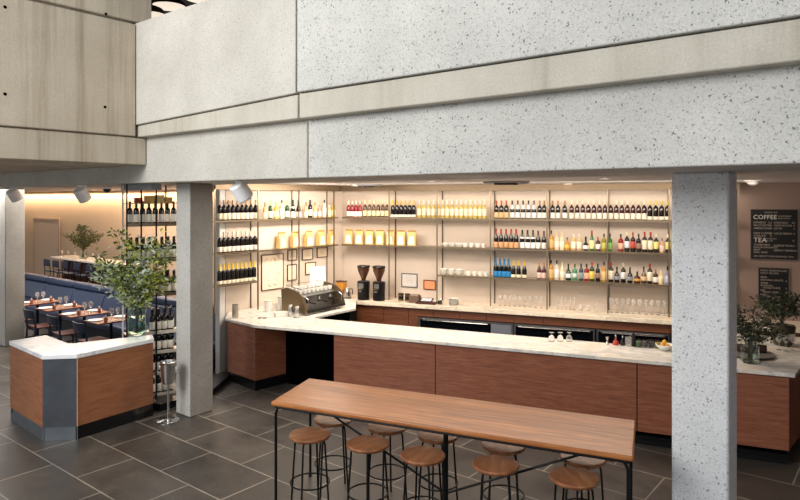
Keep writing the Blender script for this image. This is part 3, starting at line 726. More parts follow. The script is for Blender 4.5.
board(750,798,209,259.6,'large black menu board lettered COFFEE and TEA',[
 ('ESPRESSO BAR',.3,.92,.035,0),('COFFEE',.06,.8,.12,1),('HOUSE BLEND',.58,.85,.035,0),('DAILY ROAST',.58,.805,.035,0),
 ('ESPRESSO',.07,.715,.05,0),('3.5',.38,.715,.05,0),('CORTADO',.49,.715,.05,0),('4.5',.86,.715,.05,0),
 ('MACCHIATO',.07,.66,.05,0),('3.5',.38,.66,.05,0),('CAPPUCCINO',.49,.66,.05,0),('5',.9,.66,.05,0),
 ('AMERICANO',.07,.6,.055,0),('4',.42,.6,.05,0),('LATTE',.49,.6,.05,0),('5',.9,.6,.05,0),
 ('DRIP COFFEE',.07,.5,.055,0),('4',.42,.5,.05,0),('COLD BREW',.49,.5,.055,0),('5',.9,.5,.05,0),('OVER ICE',.07,.45,.05,0),('5',.42,.45,.05,0),
 ('TEA',.07,.34,.13,1),('BY THE POT',.32,.4,.035,0),('OR CUP',.32,.36,.035,0),('4',.88,.36,.06,0),
 ('CHAMOMILE',.07,.275,.05,0),('JASMINE PEARLS',.49,.265,.05,0),('ENGLISH BREAKFAST',.07,.225,.045,0),('MINT',.07,.175,.05,0),('LEMON VERBENA',.49,.17,.05,0),('EARL GREY',.07,.125,.05,0),
 ('ASK ABOUT OUR SEASONAL TEAS',.07,.05,.045,0)])
board(757.7,789,267.4,300,'smaller black menu board below the coffee board',[
 ('DAILY SANDWICHES',.08,.88,.075,0),('DAILY SALADS',.08,.8,.075,0),('BEER',.08,.67,.08,0),('SEASONAL DRAFTS',.08,.59,.07,0),('8',.88,.57,.07,0),
 ('WINE',.08,.49,.08,0),('SPARKLING',.08,.42,.065,0),('HOUSE WHITE',.16,.35,.07,0),('9',.88,.35,.07,0),('RED',.08,.27,.07,0),('PINOT NOIR',.16,.22,.07,0),('9',.88,.22,.07,0),('ROSE',.08,.14,.07,0),('BY THE GLASS',.16,.08,.07,0),('9',.88,.08,.07,0)])

# ------------------------------------------------------------ back counter
bc = empty('back_counter', (0,0,0), A2, 'long walnut back counter with a pale marble top below the bottle shelves', 'counter')
sc0 = sB(355,11.33); sc1 = 3.3
def BP(m, t):
    d = E1[0]*N2[1]-E1[1]*N2[0]; return ((m*N2[1]-E1[1]*t)/d, (E1[0]*t-N2[0]*m)/d)
obj('worktop', M().prism([toB(BP(-9.215,11.33)),(sc1,11.33),(sc1,TW-.002),toB(BP(-9.215,TW-.002))],.945,ZC), marb_warm, bc, bevel=.006)
obj('carcass', M().box(sc0+.03,sB(419,11.33)-.02,11.41,TW-.01,.1,.944).box(sB(672,11.33)+.02,sc1-.05,11.41,TW-.01,.1,.944).box(sB(419,11.33)-.018,sB(672,11.33)+.018,11.41,TW-.01,.80,.944), cabwood, bc)
obj('toe_kick', M().box(sc0+.05,sc1-.06,11.46,11.9,.002,.099), kickmat, bc)
n = 13; 
edges = [sB(p,11.36) for p in (356,383,408,433.5,459,486,514,543,573,604,636,670,705,742)]
for a, b in zip(edges, edges[1:]):
    d = obj('drawer', M().box(a+.004,b-.004,11.385,11.409,.795,.94), cabwood, bc)
for a, b in zip(edges[:3], edges[1:3]):
    obj('door', M().box(a+.004,b-.004,11.385,11.409,.11,.789), cabwood, bc)
obj('door', M().box(edges[2]+.004,sB(418,11.36),11.385,11.409,.11,.789), cabwood, bc)
# undercounter fridges
def fridge(px0, px1, lab, panel=None):
    a, b = sB(px0,11.33), sB(px1,11.33); w = b-a; p = B((a+b)/2, 11.32)
    t = empty('undercounter_fridge', p, A2, lab, 'fridge', 'stainless undercounter fridges'); t.scale = (1,1,.91)
    obj('cabinet', M().box(-w/2,w/2,.02,.58,.12,.865), steel_black, t)
    obj('steel_frame', M().box(-w/2,w/2,-.005,.019,.835,.865).box(-w/2,-w/2+.03,-.005,.019,.1,.834).box(w/2-.03,w/2,-.005,.019,.1,.834), steelb, t)
    x1 = w/2-.032
    if panel:
        q = sB(panel,11.33)-a-w/2; x1 = q-.005
        obj('control_panel', M().box(q,w/2-.032,-.004,.018,.3,.83), plain('panel steel','#8f929c',.4,.6), t)
    d = obj('door', M().box(-w/2+.032,x1,-.002,.018,.12,.81), plain('dark glass door','#0b0d12',.12,.1), t)
    obj('door_handle', M().tube([(-w/2+.08,-.03,.822),(x1-.05,-.03,.822)], .009), chrome, d)
fridge(419,513,'long stainless undercounter fridge with a grey control panel at its right end',491)
fridge(514,595,'middle stainless undercounter fridge behind the three upturned glasses')
fridge(596.5,670,'right stainless undercounter fridge behind the bar tools')

# items on back counter
def grinder(px, lab, tt=11.52):
    x, y = B(sB(px,tt),tt); t = empty('coffee_grinder', (x,y,ZC), A2, lab, 'coffee grinder', 'black coffee grinders on the back counter'); t.scale = (1,1,1.1)
    obj('base', M().lathe([(.11,.001),(.12,.012),(.118,.1),(.122,.2),(.125,.32),(.11,.335),(.05,.34)], 20), black, t)
    obj('portafilter_fork', M().box(-.03,.03,-.17,-.1,.16,.175).box(-.045,.045,-.15,-.11,.2,.23), chrome, t)
    obj('dial_panel', M().box(-.05,.05,-.131,-.121,.22,.3), steelb, t)
    obj('hopper', M().lathe([(.04,.342),(.05,.38),(.115,.52),(.12,.57),(.02,.575)], 20), plain('smoky amber hopper','#4a2c1c',.1,coat=.5), t)
    obj('hopper_lid', M().lathe([(.125,.576),(.13,.59),(.12,.61),(.02,.615)], 20), black, t)
grinder(363.6,'left black coffee grinder with amber bean hopper'); grinder(379,'right black coffee grinder with amber bean hopper')
# kettle
x, y = B(sB(347,11.55),11.55)
t = empty('kettle', (x,y,ZC), .4, 'steel gooseneck kettle on a black base left of the grinders', 'kettle')
obj('power_base', M().lathe([(.09,.001),(.09,.02),(.02,.022)], 18), black, t)
obj('kettle_body', M().lathe([(.08,.024),(.085,.04),(.06,.15),(.045,.19),(.02,.2),(.01,.22)], 18), chrome, t)
obj('spout', M().tube([(-.075,0,.05),(-.11,0,.07),(-.11,0,.14),(-.15,0,.17)], .008), chrome, t)
obj('handle', M().tube([(.05,0,.18),(.11,0,.18),(.12,0,.12),(.11,0,.07)], .01), black, t)
# amber dispenser
x, y = B(sB(341.5,11.72),11.72)
t = empty('bean_jar', (x,y,ZC), A1, 'amber glass bean dispenser on a wooden stand in the corner', 'jar')
obj('wooden_stand', M().box(-.12,.12,-.08,.08,.001,.05).box(-.12,-.1,-.08,.08,.051,.16).box(.1,.12,-.08,.08,.051,.16), walnut, t, bevel=.004)
obj('jar', M().box(-.095,.095,-.07,.07,.052,.3), plain('amber jar','#c98b34',.15,coat=.5), t, bevel=.02)
obj('lid', M().box(-.1,.1,-.075,.075,.301,.32), cm('#4a2f1a'), t, bevel=.004)
for i, px in enumerate((401,407.6)):
    x, y = B(sB(px,11.62),11.62)
    t = empty('tin', (x,y,ZC), 0, ('left','right')[i]+' of two small bronze tins on the back counter', 'tin', 'bronze tins on the back counter')
    obj('tin_body', M().lathe([(.05,.001),(.052,.01),(.052,.12),(.048,.125)], 18), brass, t)
    obj('lid', M().lathe([(.055,.126),(.055,.15),(.02,.155)], 18), cm('#3b2c22'), t)
    obj('label', M().lathe([(.0522,.03),(.053,.035),(.053,.09),(.0522,.095)], 18), cm('#1c1a18'), t)
x, y = B(sB(415,11.55),11.55)
t = empty('wooden_box', (x,y,ZC), A2, 'small dark wooden box of napkins right of the tins', 'box')
obj('box_body', M().box(-.1,.1,-.08,.08,.001,.13), plain('grey wood','#6a5346',.6), t, bevel=.005)
obj('napkins', M().box(-.08,.08,-.06,.06,.131,.15), plain('napkin brown','#9a8776',.8), t)
x, y = B(sB(426.5,11.47),11.47)
t = empty('card_reader_tray', (x,y,ZC), A2, 'low dark tray with a tilted tablet screen on the back counter', 'tray')
obj('tray', M().box(-.19,.19,-.09,.1,.001,.035), plain('dark red tray','#4a2018',.5), t, bevel=.006)
v = [(-.12,-.06,.04),(.12,-.06,.04),(.12,.08,.09),(-.12,.08,.09),(-.12,-.06,.052),(.12,-.06,.052),(.12,.08,.102),(-.12,.08,.102)]
f = [(3,2,1,0),(4,5,6,7),(0,1,5,4),(1,2,6,5),(2,3,7,6),(3,0,4,7)]
obj('tablet', M().add(v,f), black, t)
obj('tablet_screen', M().add([(-.1,-.045,.0585),(.1,-.045,.0585),(.1,.065,.0985),(-.1,.065,.0985)],[(0,1,2,3)]), plain('tablet screen','#c9cdd6',.3), t)
x, y = B(sB(440,11.5),11.5)
t = empty('scoop_pot', (x,y,ZC), 0, 'small dark pot left of the stack of white plates', 'pot')
obj('pot_body', M().lathe([(.035,.001),(.045,.02),(.04,.07),(.03,.072)], 14), cm('#3a342f'), t)
obj('spoon', M().tube([(0,0,.072),(.03,0,.12)], .005), chrome, t)
for k in range(9):
    p = ct(453.5,11.55,k*.014)
    obj('plate', M().lathe([(.07,0),(.09,.003),(.105,.011),(.1,.012),(.08,.006),(.01,.005)], 22).mesh('plate', white) if k == 0 else bpy.data.meshes['plate'], None, loc=p, label=(f'{ORD[k]} plate from the bottom of the white stack on the back counter'), cat='plate', group='stacked white plates')

# ------------------------------------------------------------ main bar
ZT = 1.05; ZU = 1.005
P225 = W(225,318,ZT); P254 = W(254,325,ZT); P324 = W(324,331,ZT); P795 = W(795,374,ZT)
fd = Vector((P795[0]-P324[0], P795[1]-P324[1])).normalized(); fn = Vector((-fd.y, fd.x))
inner_seam = (P324[0]+fn.x*.86+fd.x*.0, P324[1]+fn.y*.86+fd.y*.0)
back_line = lambda px: None
PR = (4.93, 7.74)
icorn = (-1.38,10.47)
seamP = (-.80, 10.22)
bar = empty('bar_counter', (0,0,0), 0, 'long walnut bar with thick white marble top behind the communal table', 'bar counter')
AF = math.atan2(fd.y, fd.x)
def rotpoly(poly, a): c, s = math.cos(-a), math.sin(-a); return [(x*c-y*s, x*s+y*c) for x,y in poly]
R1, R2, R3 = (5.75,9.0), (4.75,9.35), (4.06,8.13)
slabR = [P324, P795, PR, R1, R2, R3, seamP]
o = obj('marble_slab', M().prism(rotpoly(slabR,AF),ZU,ZT), marb, bar, rz=AF, bevel=.006)
wl = [G(-9.215,6.78), G(-9.215,9.05)]
q1 = BP(-9.215,11.325)
slabL = [wl[0], P225, P254, (P324[0]-.006,P324[1]+.002), (seamP[0]-.012,seamP[1]+.0), icorn, (-1.42,10.62), (-.79,11.45), B(sB(356,11.325),11.325), q1]
# keep clear of the wall
obj('marble_slab', M().prism(rotpoly(slabL,AF),ZU,ZT), marb, bar, rz=AF, bevel=.006)
def inset(p, d): return (p[0]+d[0], p[1]+d[1])
b225 = (P225[0]+.03, P225[1]+.05); b254 = (P254[0]-.0, P254[1]+.07); b286 = W(286.5,383.5,0); b333f = (P324[0]+fd.x*.14+fn.x*.05, P324[1]+fd.y*.14+fn.y*.05)
b795 = (P795[0]-fd.x*.05+fn.x*.05, P795[1]-fd.y*.05+fn.y*.05)
bPR = (PR[0]-.07, PR[1]-.0)
z0p = .165
def lr(p, q, u): return (p[0]+(q[0]-p[0])*u, p[1]+(q[1]-p[1])*u)
def panel(p, q, mat, nm='wood_panel', th=.02, z0=z0p, z1=ZU-.012):
    obj(nm, M().wall(p, q, th, z0, z1), mat, bar)
panel(b225, b254, walnut_v); panel(b254, lr(b254,b286,.98), walnut_v)
def onfront(px):                        # point of the bar face on the sight line px
    r = (px-400)/F; a = b333f; d = (b795[0]-a[0], b795[1]-a[1]); u = (r*a[1]-a[0])/(d[0]-r*d[1]); return lr(a, b795, u)
f0 = b333f; f1 = onfront(435.3); f2 = onfront(637); 
g_ = (fd.x*.006, fd.y*.006)
panel(f0, (f1[0]-g_[0],f1[1]-g_[1]), walnut_v); panel((f1[0]+g_[0],f1[1]+g_[1]), (f2[0]-g_[0],f2[1]-g_[1]), walnut_v); panel((f2[0]+g_[0],f2[1]+g_[1]), b795, walnut_v)
panel((b795[0]+.002,b795[1]+.004), bPR, walnut_v); panel(bPR, (R1[0]-.07,R1[1]), walnut_v)
# dark core, inset behind the panels
k = .022
core = [(f0[0]+fn.x*k+.02,f0[1]+fn.y*k), (b795[0]+fn.x*k-.03,b795[1]+fn.y*k), (bPR[0]-.05,bPR[1]-.0), (R1[0]-.1,R1[1]-.0), (R2[0]+.06,R2[1]-.05), (R3[0]+.02,R3[1]-.05), (seamP[0]+.05,seamP[1]-.05)]
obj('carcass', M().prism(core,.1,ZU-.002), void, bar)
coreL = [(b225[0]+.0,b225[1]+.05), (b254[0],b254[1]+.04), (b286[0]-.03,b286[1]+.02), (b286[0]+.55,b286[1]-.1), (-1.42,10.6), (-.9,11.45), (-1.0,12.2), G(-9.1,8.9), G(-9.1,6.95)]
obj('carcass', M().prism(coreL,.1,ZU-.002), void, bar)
obj('toe_kick', M().wall((f0[0]+fn.x*.03,f0[1]+fn.y*.03), (b795[0]+fn.x*.03,b795[1]+fn.y*.03), .03,.001,z0p-.002), kickmat, bar)
obj('toe_kick', M().wall((b225[0]+.03,b225[1]+.02), (b254[0],b254[1]+.03), .03,.001,z0p-.002).wall((b254[0],b254[1]+.03),(b286[0],b286[1]+.03),.03,.001,z0p-.002), kickmat, bar)
obj('foot_ledge', M().wall((f2[0]-fn.x*.06,f2[1]-fn.y*.06), (b795[0]-fn.x*.06,b795[1]-fn.y*.06), .05,.11,.135), steel_black, bar)
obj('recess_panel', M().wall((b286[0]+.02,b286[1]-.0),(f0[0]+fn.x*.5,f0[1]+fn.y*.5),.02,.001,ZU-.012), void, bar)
# plinth joining bar, rack and host stand
D_ = W(153,414,0)
plp = [ (D_[0]+.06,D_[1]+.11), (W(213,396,0)[0]-.0,W(213,396,0)[1]+.0), (b225[0]+.02,b225[1]+.01), (b225[0]-.1,b225[1]+.25), (-3.2,10.35), (-3.95,9.75), (-4.12,9.35), (-3.6,9.15)]
obj('trim_plinth', M().prism(plp,.001,.1), kickmat, kind=S)

# espresso machine
p0 = W(308,316,ZT); p1 = W(345,307.8,ZT); ed = Vector((p1[0]-p0[0],p1[1]-p0[1])); EL = ed.length; ea = math.atan2(ed.y,ed.x)
t = empty('espresso_machine', p0+(ZT,), ea, 'large steel and bronze espresso machine on the left end of the bar', 'espresso machine')
# local: x along length, y to the left = toward the wall (depth .58)
obj('feet', M().lathe([(.025,.001),(.02,.04)],10,.08,.08).lathe([(.025,.001),(.02,.04)],10,EL-.08,.08).lathe([(.025,.001),(.02,.04)],10,.08,.5).lathe([(.025,.001),(.02,.04)],10,EL-.08,.5), chrome, t)
obj('drip_tray', M().box(.0,EL,.0,.3,.041,.085), black, t, bevel=.004)
obj('tray_grid', M().box(.02,EL-.02,.02,.28,.086,.092), chrome, t)
obj('body', M().add([(0.02,.28,.09),(EL-.02,.28,.09),(EL-.02,.58,.09),(.02,.58,.09),(.02,.14,.3),(EL-.02,.14,.3),(EL-.02,.58,.38),(.02,.58,.38),(.02,.3,.27),(EL-.02,.3,.27)],
   [(0,1,9,8),(8,9,5,4),(4,5,6,7),(3,7,6,2),(0,3,2,1),(1,2,6,5,9),(0,8,4,7,3)]), steelb, t)
side = [( .0,.04),(.58,.04),(.6,.40),(.48,.44),(.2,.38),(.1,.3),(.02,.12)]
for x0 in (-.02, EL+.0):
    v = [(x0,y,z) for y,z in side]+[(x0+.02,y,z) for y,z in side]; n = len(side)
    obj('side_panel', M().add(v,[tuple(range(n)),tuple(range(2*n-1,n-1,-1))]+[(i,i+n,(i+1)%n+n,(i+1)%n) for i in range(n)]), brass, t)
for i in range(3):
    xx = EL*(.2+.3*i)
    gh = obj('group_head', M().lathe([(.035,.2),(.045,.21),(.045,.27),(.02,.275)],16,xx,.18), chrome, t)
    obj('portafilter', M().lathe([(.03,.17),(.04,.18),(.04,.199)],16,xx,.18).tube([(xx,.15,.19),(xx,.0,.175)],.012), black, gh)
obj('steam_wand', M().tube([(.06,.12,.3),(.05,.04,.26),(.05,.03,.12)],.007), chrome, t)
obj('steam_wand', M().tube([(EL-.06,.12,.3),(EL-.05,.04,.26),(EL-.05,.03,.12)],.007), chrome, t)
obj('cup_rail', M().tube([(.05,.2,.42),(EL-.05,.2,.42),(EL-.05,.56,.46),(.05,.56,.46),(.05,.2,.42)],.006), chrome, t)
# cups on the machine
def eloc(x, y, z): c, s = math.cos(ea), math.sin(ea); return (p0[0]+x*c-y*s, p0[1]+x*s+y*c, ZT+z)
for r_ in range(2):
    for i in range(8):
        yy = .27+.2*r_; zz = .3+.08*((yy-.14)/.44)+.004
        cup(eloc(.1+i*(EL-.2)/7, yy, zz), RND.uniform(0,6), f'{ORD[i]} white cup from the near end, {("front","rear")[r_]} row on the espresso machine', 'white cups on the espresso machine', .95)
# bright counter card behind the machine
pc = W(329,300,ZT)
t = empty('sign_card', eloc(EL*1.12,.74,0), ea-.75, 'white folded card with a row of blue dots behind the espresso machine', 'sign')
obj('card', M().add([(-.16,0,.001),(.16,.0,.001),(.13,.05,.68),(-.14,.05,.68),(-.16,.012,.001),(.16,.012,.001),(.13,.062,.68),(-.14,.062,.68)],fbox), plain('card white','#fbf8f0',.5,emit=0,noise=0), t)
obj('dots', M().add([(-.1+.06*i+.012*math.cos(a),.046-.006,.62+.012*math.sin(a)) for i in range(4) for a in [k*math.pi/3 for k in range(6)]],[tuple(range(6*i,6*i+6)) for i in range(4)]), cm('#6f7fa0'), t)
# jugs beside the machine
jug = M().lathe([(.045,.001),(.05,.01),(.045,.08),(.035,.12),(.042,.14),(.038,.14),(.03,.12)],16).mesh('jug_body', chrome)
for i, (px, py) in enumerate(((291,316),(297.5,317.5))):
    x, y = W(px,py,ZT); t = empty('milk_jug', (x,y,ZT), 1+i, ('left','right')[i]+' steel milk jug in front of the espresso machine side', 'jug', 'steel milk jugs')
    t.scale = (1,1,1.3)
    obj('jug_body', jug, None, t); obj('jug_handle', M().tube([(.04,0,.12),(.075,0,.11),(.07,0,.05),(.045,0,.03)],.006), chrome, t)
x, y = W(235,318,ZT)
t = empty('canister', (x,y+.02,ZT), 0, 'brushed steel cup standing alone at the left end of the bar', 'canister')
obj('canister_body', M().lathe([(.048,.001),(.052,.01),(.052,.2),(.048,.21)],18), plain('satin steel','#b4a998',.35,.7), t)
obj('lid', M().lathe([(.05,.211),(.05,.225),(.01,.228)],18), plain('lid steel','#8f877a',.3,.8), t)
for nm, px, py, r_, h_, lab in (('canister',268,311.5,.06,.2,'left white canister near the uprights on the bar'),('canister',280.8,310.8,.05,.26,'tall white canister beside the espresso machine'),('sugar_jar',275,310.4,.045,.13,'short cream jar between the white canisters')):
    x, y = W(px,py,ZT); t = empty(nm, (x,y,ZT), 0, lab, 'canister', 'canisters beside the espresso machine')
    obj('canister_body', M().lathe([(r_*.95,.001),(r_,.01),(r_,h_*.85),(r_*.95,h_*.86)],18), white, t)
    obj('lid', M().lathe([(r_*1.04,h_*.865),(r_*1.04,h_*.98),(r_*.2,h_)],18), cm('#e8dcc6'), t)
x, y = W(281,316,ZT)
t = empty('cup_box', (x,y,ZT), .5, 'low white box of lids in front of the canisters', 'box')
obj('box_body', M().box(-.11,.11,-.05,.05,.001,.06), white, t, bevel=.006); obj('lid', M().box(-.115,.115,-.055,.055,.061,.07), cm('#efe6d8'), t)
for i, px in enumerate((259.8,264.6)):
    x, y = W(px,318.2,ZT); t = empty('coaster', (x,y,ZT), .3, ('left','right')[i]+' small round black coaster on the bar left of the canisters', 'coaster', 'black coasters')
    obj('coaster_disc', M().lathe([(.036,.001),(.038,.006),(.03,.009)],18), cm('#6e6154'), t); obj('coaster_rim', M().lathe([(.026,.0095),(.03,.012),(.024,.012)],18), black, t)

# bar tools on right of bar
def bt(px, py): return W(px,py,ZT)+(ZT+.001,)
for i, px in enumerate((551.5,560.2,569.2)):
    t = empty('upturned_glass', bt(px,341.5), 0, ('left','middle','right')[i]+' of three cut glass goblets on the back edge of the bar', 'glass', 'cut glass goblets on the bar')
    obj('bowl', M().lathe([(.04,0),(.044,.004),(.04,.06),(.02,.085),(.006,.09)],14), stemglass, t)
    obj('foot', M().lathe([(.005,.09),(.005,.115),(.034,.12),(.034,.124)],14), stemglass, t)
t = empty('jigger', bt(607.3,344.5), 0, 'steel double jigger on the bar left of the red decanter', 'jigger')
obj('measure', M().lathe([(.022,0),(.018,.03),(.007,.05),(.02,.09),(.022,.1)],14), chrome, t); obj('collar', M().lathe([(.0095,.046),(.01,.05),(.0095,.054)],12), brass, t)
t = empty('bitters_bottle', bt(615.8,345), 0, 'round glass dasher bottle of red bitters on the bar', 'bottle')
obj('bottle_body', M().lathe([(.035,0),(.042,.01),(.04,.04),(.012,.07),(.009,.1),(.012,.105)],14), cm('#b44034',.1), t); obj('dasher_top', M().lathe([(.011,.106),(.009,.125),(.003,.14)],10), chrome, t)
t = empty('bitters_bottle', bt(622.6,345.4), 0, 'dark dasher bottle between the red bottle and the mixing glass', 'bottle')
obj('bottle_body', M().lathe([(.03,0),(.036,.01),(.034,.05),(.012,.075),(.009,.1)],14), cm('#1b1412',.1), t); obj('dasher_top', M().lathe([(.011,.101),(.009,.12),(.003,.135)],10), chrome, t)
t = empty('mixing_glass', bt(628.6,346.2), 0, 'clear mixing glass with a spoon on the bar', 'glass')
obj('glass_body', M().lathe([(.035,0),(.042,.004),(.045,.12),(.043,.12),(.038,.01)],16), stemglass, t); obj('spoon', M().tube([(-.02,0,.02),(.05,0,.19)],.004), chrome, t)
t = empty('pepper_mill', bt(633.6,346.4), 0, 'tall slim black mill on the bar left of the jars', 'mill')
obj('mill_body', M().lathe([(.024,0),(.026,.01),(.018,.08),(.02,.14)],14), black, t); obj('mill_head', M().lathe([(.018,.141),(.022,.16),(.01,.185)],14), black, t)
for i, (px, c, d) in enumerate(((638.5,'#556b45','green garnish jar'),(644.6,'#5d4a56','purple garnish jar'),(651,'#2f3c3c','dark green garnish jar'),(657.4,'#a38a35','yellow garnish jar'))):
    t = empty('garnish_jar', bt(px,347+.4*i), 0, d+' in the row beside the lemon bowl', 'jar', 'garnish jars on the bar')
    obj('contents', M().lathe([(.028,.004),(.031,.008),(.031,.075),(.01,.08)],14), cm(c,.5), t); obj('glass_body', M().lathe([(.034,0),(.036,.003),(.036,.1),(.034,.1),(.033,.003)],14), glass, t)
t = empty('fruit_bowl', bt(664.5,350), 0, 'shallow white bowl on the bar beside the big column', 'bowl')
obj('bowl_body', M().lathe([(.04,0),(.05,.006),(.1,.05),(.115,.075),(.11,.075),(.09,.045),(.01,.012)],20), white, t)
bl = bt(664.5,350)
for i, (dx, dy, dz) in enumerate(((-.035,-.02,.04),(.035,-.02,.04),(0,.04,.04),(.0,.0,.09))):
    t = empty('lemon', (bl[0]+dx,bl[1]+dy,bl[2]+dz-.018), i, ('left','right','rear','topmost')[i]+' yellow lemon in the white bowl', 'lemon', 'lemons in the bowl')
    obj('fruit', M().lathe([(.004,-.006),(.012,.0),(.026,.01),(.032,.028),(.026,.045),(.012,.055),(.004,.062)],14), cm('#e2a52c',.5), t); obj('stalk', M().lathe([(.003,.0622),(.002,.066)],8), cm('#5c6a2c'), t)

# right end of bar
t = empty('round_platter', bt(748,355), 0, 'round grey serving platter on the right end of the bar', 'platter')
obj('platter_disc', M().lathe([(.1,0),(.27,.012),(.3,.03),(.29,.03),(.25,.02),(.01,.012)],30), plain('platter stone','#77726e',.4), t)
obj('foot_ring', M().lathe([(.09,-.0005),(.1,0.0)],24), plain('platter foot','#5c5856',.5), t)
t = empty('loaf_cake', (lambda p:(p[0],p[1],p[2]+.021))(bt(751,353)), -.3, 'dark brown loaf cake on the round platter', 'cake')
obj('cake', M().box(-.17,.17,-.07,.07,0,.1), plain('cake','#3a1a12',.6,noise=.2,nscale=40), t, bevel=.02); obj('icing', M().box(-.165,.165,-.065,.065,.101,.106), plain('icing','#c9bda9',.5), t)
for i, (px, py) in enumerate(((779,350),(786,351),(792.5,350.2))):
    obj('wine_glass', winemesh, None, loc=bt(px,py), label=('left','middle','right')[i]+' of three small glasses at the right end of the bar', cat='glass', group='glasses at the right end of the bar')

# ------------------------------------------------------------ plants
def rdir(r): 
    while True:
        v = Vector((r.uniform(-1,1), r.uniform(-1,1), r.uniform(-1,1)))
        if .1 < v.length < 1: return v.normalized()
def foliage(base, z0, ztop, halfw, nb, nl, ls, seed, lean=(0,0), neck=.05, spread=.5, aspect=.42, clamp=None):
    r = random.Random(seed); st = M(); L = [M(), M(), M()]
    for b in range(nb):
        a = 2*math.pi*b/nb+r.uniform(-.4,.4); hh = (ztop-z0)*r.uniform(.5,1.0); ww = halfw*r.uniform(.4,1.0)
        p = [Vector((-math.cos(a)*neck*.6, -math.sin(a)*neck*.6, z0)), Vector((math.cos(a)*neck, math.sin(a)*neck, z0+min(.4*hh,.36)))]
        side_ = Vector((math.cos(a)*ww+lean[0], math.sin(a)*ww+lean[1], 0)); steps = 6
        start = p[-1].copy()
        for k in range(1, steps+1):
            u = k/steps; q = start+side_*(u**1.15)+Vector((0,0,(hh-start.z+z0)*u))+rdir(r)*.02; q.z -= .25*halfw*u*u*(ww/halfw)
            if clamp: q = clamp(q, .1)
            p.append(q)
        st.tube(p, [.005]*2+[.0045-.0005*k for k in range(steps)], 5)
        leafset = L[r.choice([0,0,1,2])]
        segs = [(p[i],p[i+1]) for i in range(1,len(p)-1)]
        for _ in range(nl):
            i = min(len(segs)-1, int(r.random()**.7*len(segs))); a0, b0 = segs[i]; c = a0.lerp(b0, r.random())
            # twig
            off = rdir(r); off.z = abs(off.z)*.5; c = c+off*r.uniform(.01,spread*halfw*.45)
            if clamp: c = clamp(c, .1)
            d = (off+rdir(r)*.7+Vector((0,0,-.1))).normalized(); s = d.cross(rdir(r)).normalized(); n = d.cross(s)
            l = ls*r.uniform(.6,1.25); w_ = l*aspect
            m = leafset if r.random() < .75 else L[r.randrange(3)]
            m.add([c, c+d*l*.45+s*w_*.5+n*l*.06, c+d*l, c+d*l*.45-s*w_*.5+n*l*.06, c+d*l*.5], [(0,1,4),(1,2,4),(2,3,4),(3,0,4)])
    return st, L
stem_m = plain('stem','#5b4a2c',.7)
def branches(name, loc, lab, args, cols, cat='branches', group=None, flowers=0):
    t = empty(name, loc, 0, lab, cat, group); st, L = foliage(*args[0], **args[1])
    obj('stems', st, stem_m, t)
    for m, c, nm in zip(L, cols, ('leaves','young_leaves','pale_leaves')):
        if m.v: obj(nm, m, plain(name+' '+nm, c, .5), t, smooth=False)
    if flowers:
        fm = M(); r = random.Random(9); allv = [v for m in L for v in m.v]
        for _ in range(flowers):
            c = Vector(r.choice(allv)); 
            for q in range(5):
                a = q*math.pi*.4; fm.add([c, c+Vector((math.cos(a-.4)*.014,math.sin(a-.4)*.014,.006)), c+Vector((math.cos(a)*.02,math.sin(a)*.02,.008)), c+Vector((math.cos(a+.4)*.014,math.sin(a+.4)*.014,.006))],[(0,1,2,3)])
        obj('blossoms', fm, plain('blossom','#d9cfc0',.6), t, smooth=False)
def vase(loc, r, h, gmat, lab, wl=.6):
    t = empty('glass_vase', loc, 0, lab, 'vase')
    obj('glass_body', M().lathe([(r*.8,.001),(r,.02),(r,h*.8),(r*.93,h*.88),(r*.82,h*.93),(r*.85,h),(r*.8,h),(r*.77,h*.93),(r*.9,h*.86),(r*.96,h*.8),(r*.96,.024),(r*.05,.018)],28), gmat, t)
    obj('water', M().lathe([(r*.05,.02),(r*.94,.026),(r*.94,h*wl),(r*.05,h*wl)],28), water, t)
ZS = 1.07
vx, vy = W(137,334.5,ZS); vx += .0
vase((vx,vy-.0,ZS), .125, .46, glass_g, 'wide green tinted glass jar vase on the marble host stand', .55)
RA = Vector((-3.93,9.2)); RB = Vector((-2.9,9.86)); rd = (RB-RA).normalized(); rn = Vector((-rd.y, rd.x))
def rack_clamp(p, k):
    d = (p.x+vx-RA.x)*rn.x+(p.y+vy-RA.y)*rn.y
    if d > -k: p = p-Vector((rn.x,rn.y,0))*(d+k)
    return p
branches('leafy_branches', (vx,vy,ZS), 'large loose bunch of leafy eucalyptus and olive branches on the host stand',
   ((0,.03,1.6,.6,30,100,.08,11), dict(lean=(-.1,-.02), neck=.05, spread=.5, clamp=rack_clamp)), ('#5d7030','#b2b955','#b9c6ae'))
rx, ry = W(750,362.5,ZT); 
vase((rx,ry,ZT), .1, .34, glass, 'clear glass vase at the right end of the bar', .6)
branches('leafy_branches', (rx,ry,ZT), 'dark green leafy bunch with tiny white blossoms right of the big column',
   ((0,.03,.78,.34,18,85,.05,23), dict(lean=(.03,0), neck=.05, spread=.7)), ('#1f2a17','#2c3a20','#4a5238'), flowers=70)
x2, y2 = W(783,345,ZT)
t = empty('plant_pot', (x2,y2,ZT), 0, 'dark tapered plant pot near the right edge of the bar', 'pot')
obj('pot_body', M().lathe([(.1,.001),(.12,.02),(.15,.26),(.14,.27),(.13,.25),(.02,.24)],22), plain('dark pot','#3c3a2a',.3), t)
obj('soil', M().lathe([(.01,.241),(.12,.245),(.12,.25),(.01,.252)],22), plain('soil','#1a120c',.9), t)
branches('potted_bush', (x2,y2,ZT+.25), 'bushy dark plant growing from the pot at the right edge',
   ((0,.003,.5,.34,14,80,.055,31), dict(neck=.04, spread=.8)), ('#1c2616','#28331c','#394428'), cat='plant')

